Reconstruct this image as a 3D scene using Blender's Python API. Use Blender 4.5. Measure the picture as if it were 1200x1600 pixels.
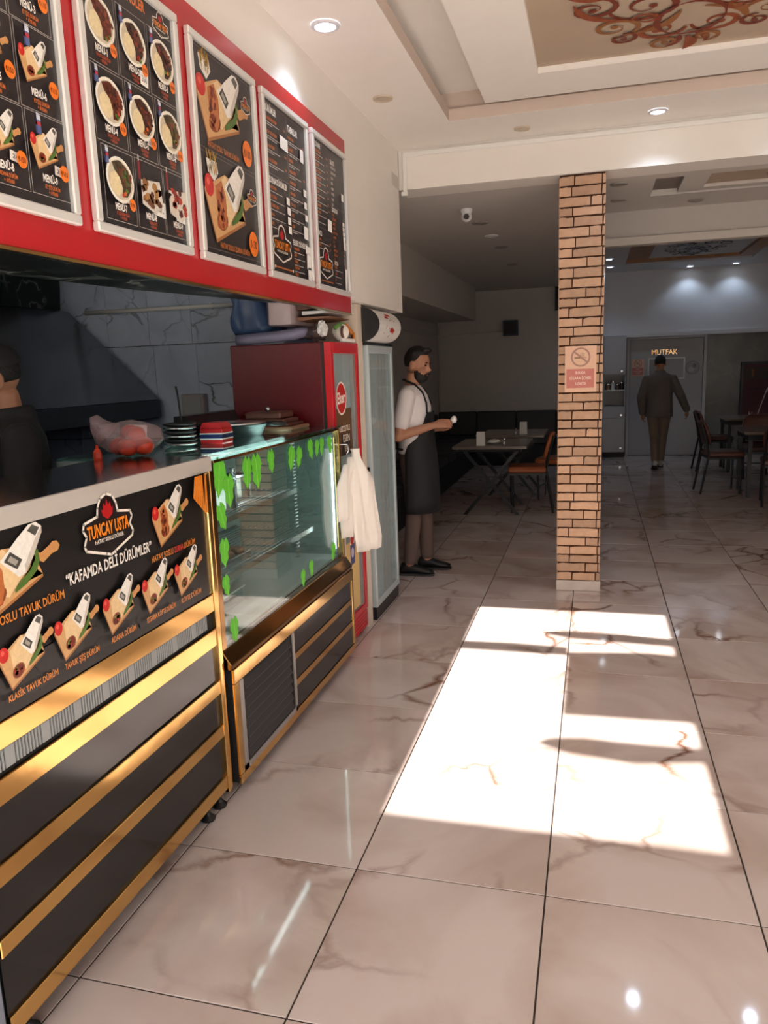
import bpy, bmesh, math, random
from mathutils import Vector, Matrix
from math import sin, cos, pi, radians

random.seed(7)
for o in list(bpy.data.objects):
    bpy.data.objects.remove(o)
S = bpy.context.scene
COL = S.collection

# ------------------------------------------------------------------ camera
CAM = Vector((1.3222, -1.5283, 1.5894))
yaw, pitch, roll = -0.2694, 0.1835, -0.0354
_f = Vector((sin(yaw)*cos(pitch), cos(yaw)*cos(pitch), -sin(pitch)))
_r = Vector((cos(yaw), -sin(yaw), 0))
_u = _r.cross(_f)
_rr = cos(roll)*_r + sin(roll)*_u
_uu = -sin(roll)*_r + cos(roll)*_u
cd = bpy.data.cameras.new('camera')
cd.sensor_fit = 'HORIZONTAL'
cd.sensor_width = 36.0
cd.lens = 1202.49/1200*36.0
cd.clip_start = 0.02
cam = bpy.data.objects.new('camera', cd)
COL.objects.link(cam)
cam.matrix_world = Matrix(((_rr.x, _uu.x, -_f.x, CAM.x), (_rr.y, _uu.y, -_f.y, CAM.y), (_rr.z, _uu.z, -_f.z, CAM.z), (0, 0, 0, 1)))
S.camera = cam

# ------------------------------------------------------------------ light
ELEV = math.atan(0.702)
w = bpy.data.worlds.new('world')
S.world = w
w.use_nodes = True
wn = w.node_tree
sky = wn.nodes.new('ShaderNodeTexSky')
sky.sky_type = 'NISHITA'
sky.sun_disc = False
sky.sun_elevation = ELEV
sky.sun_rotation = pi
sky.air_density = 1.0
sky.dust_density = 2.5
wn.nodes['Background'].inputs['Strength'].default_value = 0.24
wn.links.new(sky.outputs[0], wn.nodes['Background'].inputs['Color'])
sl = bpy.data.lights.new('sun', 'SUN')
sl.energy = 21.0
sl.angle = radians(0.45)
sl.color = (1.0, 0.95, 0.88)
sun = bpy.data.objects.new('sun', sl)
COL.objects.link(sun)
sun.location = (1, -20, 14)
sun.rotation_euler = Vector((0, cos(ELEV), -sin(ELEV))).to_track_quat('-Z', 'Y').to_euler()

S.view_settings.view_transform = 'Standard'
S.view_settings.look = 'None'
S.view_settings.gamma = 1
S.view_settings.use_curve_mapping = False
S.view_settings.exposure = 0.16
S.cycles.use_denoising = True
S.cycles.max_bounces = 10
S.cycles.diffuse_bounces = 6
S.cycles.glossy_bounces = 5
S.cycles.transparent_max_bounces = 16
S.cycles.caustics_reflective = False
S.cycles.caustics_refractive = False
S.cycles.sample_clamp_indirect = 6.0

# ------------------------------------------------------------------ materials
def lin(h):
    if isinstance(h, str):
        h = h.lstrip('#')
        h = [int(h[i:i+2], 16)/255 for i in (0, 2, 4)]
        return tuple((c/12.92 if c <= 0.04045 else ((c+0.055)/1.055)**2.4) for c in h)
    return tuple(h)

M = {}
def mat(name, color=(0.8, 0.8, 0.8), rough=0.5, metal=0.0, spec=0.5, noise=0.0, nscale=8.0, bump=0.0, bscale=30.0, emit=None, estr=0.0, coat=0.0, trans=0.0, ior=1.45, alpha=1.0):
    m = bpy.data.materials.new(name)
    m.use_nodes = True
    nt = m.node_tree
    b = nt.nodes['Principled BSDF']
    c = lin(color)
    b.inputs['Base Color'].default_value = (*c, 1)
    b.inputs['Roughness'].default_value = rough
    b.inputs['Metallic'].default_value = metal
    b.inputs['Specular IOR Level'].default_value = spec
    b.inputs['Coat Weight'].default_value = coat
    b.inputs['Transmission Weight'].default_value = trans
    b.inputs['IOR'].default_value = ior
    b.inputs['Alpha'].default_value = alpha
    if emit:
        b.inputs['Emission Color'].default_value = (*lin(emit), 1)
        b.inputs['Emission Strength'].default_value = estr
    tc = nt.nodes.new('ShaderNodeTexCoord')
    n = nt.nodes.new('ShaderNodeTexNoise')
    n.inputs['Scale'].default_value = nscale
    n.inputs['Detail'].default_value = 5
    nt.links.new(tc.outputs['Object'], n.inputs['Vector'])
    mx = nt.nodes.new('ShaderNodeMix')
    mx.data_type = 'RGBA'
    d = noise if noise else 0.03
    mx.inputs['A'].default_value = (*[x*(1-d) for x in c], 1)
    mx.inputs['B'].default_value = (*[min(1, x*(1+d)) for x in c], 1)
    nt.links.new(n.outputs['Fac'], mx.inputs['Factor'])
    nt.links.new(mx.outputs['Result'], b.inputs['Base Color'])
    if bump:
        n2 = nt.nodes.new('ShaderNodeTexNoise')
        n2.inputs['Scale'].default_value = bscale
        n2.inputs['Detail'].default_value = 3
        nt.links.new(tc.outputs['Object'], n2.inputs['Vector'])
        bp = nt.nodes.new('ShaderNodeBump')
        bp.inputs['Strength'].default_value = bump
        bp.inputs['Distance'].default_value = 0.01
        nt.links.new(n2.outputs['Fac'], bp.inputs['Height'])
        nt.links.new(bp.outputs['Normal'], b.inputs['Normal'])
    M[name] = m
    if name == 'brick':      # each brick its own tone
        oi = nt.nodes.new('ShaderNodeObjectInfo'); hs = nt.nodes.new('ShaderNodeHueSaturation')
        mr = nt.nodes.new('ShaderNodeMapRange'); mr.inputs['To Min'].default_value = 0.78; mr.inputs['To Max'].default_value = 1.1
        nt.links.new(oi.outputs['Random'], mr.inputs['Value']); nt.links.new(mr.outputs[0], hs.inputs['Value'])
        nt.links.new(mx.outputs['Result'], hs.inputs['Color']); nt.links.new(hs.outputs[0], b.inputs['Base Color'])
    return m

def marble(name, base, dark, vein, rough=0.08, scale=1.0, veinw=0.035, bump=0.0, rnd=True, vein2=None):
    m = bpy.data.materials.new(name)
    m.use_nodes = True
    nt = m.node_tree
    L = nt.links.new
    b = nt.nodes['Principled BSDF']
    b.inputs['Roughness'].default_value = rough
    if name == 'black_marble': b.inputs['Specular IOR Level'].default_value = 0.12
    tc = nt.nodes.new('ShaderNodeTexCoord')
    vec = tc.outputs['Object']
    if rnd:
        oi = nt.nodes.new('ShaderNodeObjectInfo')
        cm = nt.nodes.new('ShaderNodeCombineXYZ')
        for k, mul in enumerate((37.0, 91.0, 53.0)):
            mm = nt.nodes.new('ShaderNodeMath'); mm.operation = 'MULTIPLY'
            mm.inputs[1].default_value = mul
            L(oi.outputs['Random'], mm.inputs[0]); L(mm.outputs[0], cm.inputs[k])
        ad = nt.nodes.new('ShaderNodeVectorMath'); ad.operation = 'ADD'
        L(vec, ad.inputs[0]); L(cm.outputs[0], ad.inputs[1])
        vec = ad.outputs[0]
    n1 = nt.nodes.new('ShaderNodeTexNoise')
    n1.inputs['Scale'].default_value = 2.2*scale; n1.inputs['Detail'].default_value = 6; n1.inputs['Distortion'].default_value = 1.2
    L(vec, n1.inputs['Vector'])
    # warp
    sc = nt.nodes.new('ShaderNodeVectorMath'); sc.operation = 'SCALE'; sc.inputs['Scale'].default_value = 0.35/scale
    L(n1.outputs['Color'], sc.inputs[0])
    ad2 = nt.nodes.new('ShaderNodeVectorMath'); ad2.operation = 'ADD'
    L(vec, ad2.inputs[0]); L(sc.outputs[0], ad2.inputs[1])
    vo = nt.nodes.new('ShaderNodeTexVoronoi'); vo.feature = 'DISTANCE_TO_EDGE'
    vo.inputs['Scale'].default_value = 2.6*scale
    L(ad2.outputs[0], vo.inputs['Vector'])
    rp = nt.nodes.new('ShaderNodeMapRange'); rp.inputs['From Min'].default_value = 0; rp.inputs['From Max'].default_value = veinw
    rp.inputs['To Min'].default_value = 1; rp.inputs['To Max'].default_value = 0
    L(vo.outputs['Distance'], rp.inputs['Value'])
    n3 = nt.nodes.new('ShaderNodeTexNoise'); n3.inputs['Scale'].default_value = 2.0*scale; n3.inputs['Detail'].default_value = 2
    L(ad2.outputs[0], n3.inputs['Vector'])
    r3 = nt.nodes.new('ShaderNodeMapRange'); r3.inputs['From Min'].default_value = 0.44; r3.inputs['From Max'].default_value = 0.68
    L(n3.outputs['Fac'], r3.inputs['Value'])
    mu = nt.nodes.new('ShaderNodeMath'); mu.operation = 'MULTIPLY'
    L(rp.outputs[0], mu.inputs[0]); L(r3.outputs[0], mu.inputs[1])
    cl = nt.nodes.new('ShaderNodeMapRange'); cl.inputs['From Min'].default_value = 0.42; cl.inputs['From Max'].default_value = 0.75
    L(n1.outputs['Fac'], cl.inputs['Value'])
    m1 = nt.nodes.new('ShaderNodeMix'); m1.data_type = 'RGBA'
    m1.inputs['A'].default_value = (*lin(base), 1); m1.inputs['B'].default_value = (*lin(dark), 1)
    L(cl.outputs[0], m1.inputs['Factor'])
    m2 = nt.nodes.new('ShaderNodeMix'); m2.data_type = 'RGBA'
    L(m1.outputs['Result'], m2.inputs['A']); m2.inputs['B'].default_value = (*lin(vein), 1)
    L(mu.outputs[0], m2.inputs['Factor'])
    L(m2.outputs['Result'], b.inputs['Base Color'])
    if bump:
        bp = nt.nodes.new('ShaderNodeBump'); bp.inputs['Strength'].default_value = bump; bp.inputs['Distance'].default_value = 0.002
        n4 = nt.nodes.new('ShaderNodeTexNoise'); n4.inputs['Scale'].default_value = 60
        L(vec, n4.inputs['Vector']); L(n4.outputs['Fac'], bp.inputs['Height']); L(bp.outputs['Normal'], b.inputs['Normal'])
    M[name] = m
    return m

def glass(name, tint=(0.92, 0.97, 0.96), refl=1.0, rough=0.0, haze=0.0, hc=(0.75, 0.8, 0.8)):
    m = bpy.data.materials.new(name)
    m.use_nodes = True
    nt = m.node_tree
    nt.nodes.remove(nt.nodes['Principled BSDF'])
    out = nt.nodes['Material Output']
    tr = nt.nodes.new('ShaderNodeBsdfTransparent'); tr.inputs[0].default_value = (*tint, 1)
    gl = nt.nodes.new('ShaderNodeBsdfGlossy'); gl.inputs['Roughness'].default_value = rough
    fr = nt.nodes.new('ShaderNodeFresnel')
    ge = nt.nodes.new('ShaderNodeNewGeometry'); io = nt.nodes.new('ShaderNodeMapRange')
    io.inputs['To Min'].default_value = 1.5; io.inputs['To Max'].default_value = 1/1.5     # same reflectance on either face of the pane
    nt.links.new(ge.outputs['Backfacing'], io.inputs['Value']); nt.links.new(io.outputs[0], fr.inputs['IOR'])
    mu = nt.nodes.new('ShaderNodeMath'); mu.operation = 'MULTIPLY'; mu.inputs[1].default_value = refl
    mu.use_clamp = True
    mx = nt.nodes.new('ShaderNodeMixShader')
    nt.links.new(fr.outputs[0], mu.inputs[0]); nt.links.new(mu.outputs[0], mx.inputs[0])
    nt.links.new(tr.outputs[0], mx.inputs[1]); nt.links.new(gl.outputs[0], mx.inputs[2])
    last = mx
    if haze:
        df = nt.nodes.new('ShaderNodeBsdfDiffuse'); df.inputs[0].default_value = (*hc, 1)
        m2 = nt.nodes.new('ShaderNodeMixShader'); m2.inputs[0].default_value = haze
        nt.links.new(mx.outputs[0], m2.inputs[1]); nt.links.new(df.outputs[0], m2.inputs[2])
        last = m2
    nt.links.new(last.outputs[0], out.inputs[0])
    M[name] = m
    return m

def printmat(name, rough=0.35, grain=0.08):
    m = bpy.data.materials.new(name)
    m.use_nodes = True
    nt = m.node_tree
    b = nt.nodes['Principled BSDF']
    b.inputs['Roughness'].default_value = rough
    at = nt.nodes.new('ShaderNodeVertexColor'); at.layer_name = 'Col'
    tc = nt.nodes.new('ShaderNodeTexCoord')
    n = nt.nodes.new('ShaderNodeTexNoise'); n.inputs['Scale'].default_value = 90; n.inputs['Detail'].default_value = 4
    nt.links.new(tc.outputs['Object'], n.inputs['Vector'])
    mr = nt.nodes.new('ShaderNodeMapRange'); mr.inputs['To Min'].default_value = 1-grain*3; mr.inputs['To Max'].default_value = 1+grain*2
    nt.links.new(n.outputs['Fac'], mr.inputs['Value'])
    vm = nt.nodes.new('ShaderNodeVectorMath'); vm.operation = 'SCALE'
    nt.links.new(at.outputs['Color'], vm.inputs[0]); nt.links.new(mr.outputs[0], vm.inputs['Scale'])
    nt.links.new(vm.outputs[0], b.inputs['Base Color'])
    M[name] = m
    return m

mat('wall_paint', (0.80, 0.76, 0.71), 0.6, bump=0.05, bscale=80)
mat('ceiling_paint', (0.82, 0.78, 0.74), 0.7)
mat('cove_paint', (0.60, 0.49, 0.42), 0.7)
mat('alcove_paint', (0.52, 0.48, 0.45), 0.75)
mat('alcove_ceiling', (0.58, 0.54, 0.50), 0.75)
mat('hall_paint', (0.66, 0.65, 0.66), 0.6)
mat('recess_shade', (0.22, 0.19, 0.17), 0.8)  # dark tone stands in for shade inside the hall ceiling tray
mat('tan_panel', (0.44, 0.34, 0.25), 0.6, noise=0.12, nscale=2)
mat('brown_ornate', (0.35, 0.16, 0.06), 0.5, noise=0.5, nscale=14)
mat('grout', (0.035, 0.022, 0.018), 0.7)
marble('floor_marble', (0.60, 0.51, 0.48), (0.42, 0.31, 0.265), (0.17, 0.07, 0.035), rough=0.06, scale=0.62, veinw=0.045)
marble('kitchen_marble', (0.50, 0.56, 0.70), (0.38, 0.44, 0.56), (0.08, 0.085, 0.09), rough=0.2, scale=1.2, veinw=0.03)
marble('black_marble', (0.006, 0.008, 0.008), (0.012, 0.016, 0.015), (0.22, 0.25, 0.23), rough=0.3, scale=2.2, veinw=0.05, rnd=False)
marble('grey_marble', (0.18, 0.18, 0.17), (0.13, 0.13, 0.12), (0.26, 0.25, 0.23), rough=0.25, scale=0.8, veinw=0.03)
mat('skirt_marble', (0.6, 0.52, 0.47), 0.15, noise=0.2, nscale=12)
mat('pavement', (0.74, 0.70, 0.65), 0.9, noise=0.1, nscale=3)
mat('facade', (0.5, 0.45, 0.4), 0.9)
mat('brick', lin('#c8a387'), 0.8, noise=0.2, nscale=22, bump=0.35, bscale=45)
mat('mortar', lin('#4a2d1e'), 0.9)
mat('sign_red', (0.45, 0.008, 0.013), 0.28, coat=0.2)
mat('red_metal', (0.58, 0.012, 0.02), 0.25, coat=0.3)
mat('dark_red_metal', (0.11, 0.005, 0.010), 0.28, noise=0.2, nscale=4, bump=0.05, bscale=5)
mat('alu', (0.76, 0.74, 0.71), 0.35, metal=0.35)
mat('gold', (0.80, 0.49, 0.17), 0.13, metal=1.0, noise=0.05, bump=0.07, bscale=7)
mat('dark_gold', (0.34, 0.18, 0.06), 0.15, metal=1.0, bump=0.05, bscale=8)
mat('black_gloss', (0.010, 0.010, 0.011), 0.14, spec=0.6)
mat('black_matte', (0.012, 0.012, 0.013), 0.6)
mat('black_plastic', (0.015, 0.015, 0.016), 0.35)
mat('charcoal', (0.006, 0.006, 0.006), 0.8)
mat('grille_black', (0.03, 0.03, 0.033), 0.4)
mat('slot_grey', (0.30, 0.31, 0.31), 0.5)
mat('steel', (0.55, 0.56, 0.57), 0.22, metal=1.0, bump=0.03, bscale=6)
mat('hood_steel', (0.24, 0.26, 0.28), 0.2, metal=1.0, noise=0.12, nscale=2, bump=0.12, bscale=2.5)
mat('counter_steel', (0.50, 0.47, 0.45), 0.13, metal=1.0, noise=0.04)
mat('fascia_steel', (0.62, 0.57, 0.53), 0.4, metal=0.35)
mat('white_plastic', (0.78, 0.77, 0.74), 0.35)
mat('cream', (0.70, 0.60, 0.50), 0.5)
mat('grey_metal', (0.33, 0.30, 0.29), 0.4, metal=0.3)
mat('fridge_frame', (0.58, 0.66, 0.68), 0.3, metal=0.3)
mat('fridge_inside', (0.40, 0.50, 0.52), 0.5)
mat('dark_inside', (0.40, 0.47, 0.45), 0.35)
mat('leaf_green', (0.16, 0.55, 0.04), 0.45, noise=0.25, nscale=30)
mat('skin', (0.42, 0.195, 0.115), 0.5, noise=0.1, nscale=20)
mat('lip', (0.32, 0.12, 0.10), 0.5)
mat('hair', (0.012, 0.010, 0.009), 0.6, bump=0.6, bscale=120)
mat('white_shirt', (0.74, 0.69, 0.69), 0.8, bump=0.3, bscale=14)
mat('black_cloth', (0.012, 0.012, 0.014), 0.75, bump=0.2, bscale=12)
mat('brown_trousers', (0.13, 0.085, 0.075), 0.85, bump=0.2, bscale=14)
mat('khaki', (0.22, 0.165, 0.125), 0.85, bump=0.2, bscale=14)
mat('grey_jacket', (0.15, 0.13, 0.12), 0.85, bump=0.3, bscale=14)
mat('shoe_black', (0.01, 0.01, 0.011), 0.5)
mat('shoe_grey', (0.42, 0.39, 0.37), 0.6)
mat('sole', (0.04, 0.04, 0.04), 0.8)
mat('eye', (0.02, 0.015, 0.01), 0.2)
mat('leather_black', (0.022, 0.02, 0.02), 0.5, bump=0.1, bscale=20)
mat('leather_orange', (0.42, 0.12, 0.045), 0.5, noise=0.15)
mat('table_wood', (0.20, 0.155, 0.13), 0.22, noise=0.25, nscale=6)
mat('table_brown', (0.12, 0.05, 0.035), 0.35, noise=0.2)
mat('paper_white', (0.80, 0.79, 0.78), 0.7)
mat('bag_white', (0.83, 0.78, 0.72), 0.5, noise=0.06, bump=0.35, bscale=18)
mat('shelf_white', (0.7, 0.72, 0.70), 0.4)
mat('tomato', (0.6, 0.05, 0.02), 0.3)
mat('carton_red', (0.55, 0.02, 0.025), 0.4)
mat('navy', (0.02, 0.03, 0.12), 0.4)
mat('wood_board', (0.30, 0.15, 0.09), 0.6, noise=0.2)
mat('orange_plastic', (0.65, 0.22, 0.04), 0.4)
mat('green_plastic', (0.12, 0.30, 0.06), 0.4)
mat('frame_dark', (0.05, 0.06, 0.08), 0.35, metal=0.4)
mat('frame_edge', (0.30, 0.34, 0.42), 0.35, metal=0.5)
mat('lamp_on', (1, 1, 1), 0.5, emit=(0.85, 0.92, 1.0), estr=14.0)
mat('tube_on', (1, 1, 1), 0.5, emit=(0.93, 0.97, 1.0), estr=16.0)
mat('tube_soft', (1, 1, 1), 0.5, emit=(0.88, 0.96, 1.0), estr=7.0)
mat('lamp_off', (0.55, 0.46, 0.36), 0.4)
mat('lamp_off_dark', (0.30, 0.27, 0.24), 0.4)
mat('lamp_ring', (0.66, 0.66, 0.72), 0.35)
mat('canopy', (0.45, 0.42, 0.38), 0.8)
mat('dirty_foil', (0.35, 0.30, 0.25), 0.45, metal=0.6, bump=0.9, bscale=25)
mat('yellow_fruit', (0.62, 0.42, 0.10), 0.5)
mat('white_door', (0.45, 0.44, 0.45), 0.45)
mat('window_grey', (0.28, 0.27, 0.28), 0.15)
mat('gold_letter', (0.9, 0.55, 0.25), 0.25, metal=1.0)
glass('case_glass', (0.86, 0.95, 0.93), 1.25)
glass('top_glass', (0.60, 0.78, 0.73), 1.3)
glass('fridge_glass', (0.80, 0.90, 0.92), 1.0, 0.02, 0.22)  # pale haze mixed in to stand for bright reflections on the door glass
glass('clear_glass', (0.93, 0.96, 0.97), 1.0)
glass('thin_bag', (0.90, 0.82, 0.84), 0.9, 0.15, 0.20, (0.80, 0.62, 0.64))
glass('blue_bag', (0.30, 0.40, 0.60), 1.0, 0.15, 0.45, (0.10, 0.17, 0.34))
glass('end_glass', (0.80, 0.94, 0.92), 1.2, 0.02, 0.30, (0.55, 0.72, 0.70))  # greenish haze mixed in for the pale reflection at the case end
glass('purple_roll', (0.55, 0.54, 0.70), 1.0, 0.12, 0.5, (0.42, 0.40, 0.56))
printmat('print', 0.3)
printmat('print_matte', 0.6, 0.05)

# ------------------------------------------------------------------ builders
OFF = {}
class MB:
    def __init__(s):
        s.v = []; s.f = []; s.c = None
    def add(s, vs, fs):
        n = len(s.v); s.v += [tuple(p) for p in vs]; s.f += [tuple(i+n for i in f) for f in fs]
        return s
    def box(s, x0, x1, y0, y1, z0, z1):
        return s.add([(x0, y0, z0), (x1, y0, z0), (x1, y1, z0), (x0, y1, z0), (x0, y0, z1), (x1, y0, z1), (x1, y1, z1), (x0, y1, z1)],
                     [(3, 2, 1, 0), (4, 5, 6, 7), (0, 1, 5, 4), (1, 2, 6, 5), (2, 3, 7, 6), (3, 0, 4, 7)])
    def prism(s, poly, ax, a, b):
        """poly: 2D list in the two other axes (order xy->z, xz->y, yz->x)."""
        def P(p, t):
            return (t, p[0], p[1]) if ax == 'x' else ((p[0], t, p[1]) if ax == 'y' else (p[0], p[1], t))
        n = len(poly)
        vs = [P(p, a) for p in poly] + [P(p, b) for p in poly]
        fs = [tuple(range(n))[::-1], tuple(range(n, 2*n))] + [(i, (i+1) % n, n+(i+1) % n, n+i) for i in range(n)]
        return s.add(vs, fs)
    def rings(s, rings, cap=True, closed=True):
        n = len(rings[0]); base = len(s.v)
        vs = [p for r in rings for p in r]; fs = []
        m = n if closed else n-1
        for k in range(len(rings)-1):
            for i in range(m):
                j = (i+1) % n
                fs.append((k*n+i, k*n+j, (k+1)*n+j, (k+1)*n+i))
        if cap and closed:
            fs.append(tuple(range(n))[::-1]); fs.append(tuple((len(rings)-1)*n+i for i in range(n)))
        return s.add(vs, fs)
    def tube(s, pts, r, n=8, cap=True):
        pts = [Vector(p) for p in pts]
        rs = r if isinstance(r, (list, tuple)) else [r]*len(pts)
        R = []; up = None
        for i, p in enumerate(pts):
            t = (pts[min(i+1, len(pts)-1)]-pts[max(i-1, 0)]).normalized()
            if up is None:
                up = Vector((0, 0, 1)) if abs(t.z) < 0.9 else Vector((1, 0, 0))
            a = up-t*up.dot(t)
            if a.length < 1e-4:
                a = Vector((1, 0, 0))-t*t.x
            a.normalize(); b = t.cross(a); up = a
            R.append([p+rs[i]*(cos(2*pi*k/n)*a+sin(2*pi*k/n)*b) for k in range(n)])
        return s.rings(R, cap)
    def lathe(s, prof, cx, cy, n=20):
        return s.rings([[(cx+r*cos(2*pi*k/n), cy+r*sin(2*pi*k/n), z) for k in range(n)] for r, z in prof])
    def ell(s, c, r, nu=20, nv=12, fn=None, rot=None):
        R = []
        for j in range(1, nv):
            th = pi*j/nv; ring = []
            for i in range(nu):
                ph = 2*pi*i/nu
                d = Vector((sin(th)*cos(ph), sin(th)*sin(ph), -cos(th)))
                k = fn(d) if fn else 1.0
                q = Vector((d.x*r[0]*k, d.y*r[1]*k, d.z*r[2]*k))
                if rot: q = rot @ q
                ring.append(Vector(c)+q)
            R.append(ring)
        return s.rings(R)
    def loft(s, secs, n=18):
        """secs: (cx, cy, z, rx, ry) horizontal ellipses."""
        return s.rings([[(c[0]+c[3]*cos(2*pi*k/n), c[1]+c[4]*sin(2*pi*k/n), c[2]) for k in range(n)] for c in secs])
    def build(s, name, m, parent=None, local=False, bevel=0.0, smooth=False, remesh=0.0, subsurf=0, sm_it=0, solid=0.0, loc=None):
        off = Vector((0, 0, 0))
        if loc is not None: off = Vector(loc)
        elif parent is not None and not local: off = OFF.get(parent.name, Vector((0, 0, 0)))
        me = bpy.data.meshes.new(name)
        me.from_pydata([tuple(Vector(p)-off) for p in s.v], [], s.f)
        me.materials.append(M[m] if isinstance(m, str) else m)
        if s.c:
            a = me.color_attributes.new('Col', 'FLOAT_COLOR', 'CORNER')
            for p in me.polygons:
                for li in p.loop_indices:
                    a.data[li].color = (*s.c[p.index], 1)
        bm = bmesh.new(); bm.from_mesh(me)
        if not s.c:
            bmesh.ops.recalc_face_normals(bm, faces=bm.faces)
        if bevel:
            es = [e for e in bm.edges if e.is_manifold and e.calc_face_angle(0) > 0.6]
            bmesh.ops.bevel(bm, geom=es, offset=bevel, segments=1, affect='EDGES', clamp_overlap=True)
        bm.to_mesh(me); bm.free()
        o = bpy.data.objects.new(name, me)
        COL.objects.link(o)
        if loc is not None and parent is None: o.location = off
        if remesh or subsurf or sm_it or solid:
            if remesh:
                md = o.modifiers.new('r', 'REMESH'); md.mode = 'VOXEL'; md.voxel_size = remesh
            if solid:
                md = o.modifiers.new('so', 'SOLIDIFY'); md.thickness = solid; md.offset = 0
            if sm_it:
                md = o.modifiers.new('s', 'SMOOTH'); md.iterations = sm_it; md.factor = 0.5
            if subsurf:
                md = o.modifiers.new('ss', 'SUBSURF'); md.levels = subsurf; md.render_levels = subsurf
            dg = bpy.context.evaluated_depsgraph_get()
            nm = bpy.data.meshes.new_from_object(o.evaluated_get(dg))
            o.modifiers.clear(); o.data = nm; nm.name = name
            if not nm.materials: nm.materials.append(M[m] if isinstance(m, str) else m)
        if smooth:
            for p in o.data.polygons: p.use_smooth = True
        if parent is not None:
            o.parent = parent
            OFF[o.name] = OFF.get(parent.name, Vector((0, 0, 0)))
        else:
            OFF[o.name] = Vector(loc) if loc is not None else Vector((0, 0, 0))
        return o

def tag(o, label=None, cat=None, group=None, kind=None):
    if label: o['label'] = label
    if cat: o['category'] = cat
    if group: o['group'] = group
    if kind: o['kind'] = kind
    return o
def thing(name, label, cat, loc=(0, 0, 0), group=None, rz=0.0):
    o = bpy.data.objects.new(name, None)
    o.empty_display_size = 0.1
    COL.objects.link(o)
    o.location = loc
    o.rotation_euler = (0, 0, rz)
    OFF[o.name] = Vector(loc)
    return tag(o, label, cat, group)
def struct(name, mb, m, parent=None, **k):
    o = mb.build(name, m, parent, **k)
    if parent is None: o['kind'] = 'structure'
    return o
def dup(root, loc, rz=0.0, label=None, group=None):
    r = root.copy(); COL.objects.link(r); r.location = loc; r.rotation_euler = (0, 0, rz)
    if label: r['label'] = label
    if group: r['group'] = group
    for ch in list(root.children):
        c = ch.copy(); COL.objects.link(c); c.parent = r
        for g in list(ch.children):
            d = g.copy(); COL.objects.link(d); d.parent = c
    OFF[r.name] = Vector(loc)
    return r
def lab(o, l):
    o['label'] = l
    return o
def B(*a):
    return MB().box(*a)

# ---- flat prints (posters, stickers, banners): coloured polygons stacked a fraction of a millimetre apart
_tc = {}
def text_polys(s, res=2, bold=0.018):
    key = (s, res, bold)
    if key in _tc: return _tc[key]
    cu = bpy.data.curves.new('t', 'FONT')
    cu.body = s; cu.size = 1.0; cu.resolution_u = res; cu.offset = bold
    o = bpy.data.objects.new('t', cu)
    me = o.to_mesh()
    vs = [(v.co.x, v.co.y) for v in me.vertices]; fs = [tuple(p.vertices) for p in me.polygons]
    o.to_mesh_clear()
    bpy.data.objects.remove(o); bpy.data.curves.remove(cu)
    if vs:
        x0 = min(v[0] for v in vs); x1 = max(v[0] for v in vs); y0 = min(v[1] for v in vs); y1 = max(v[1] for v in vs)
    else:
        x0 = x1 = y0 = y1 = 0
    _tc[key] = (vs, fs, x0, x1, y0, y1)
    return _tc[key]

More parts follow.
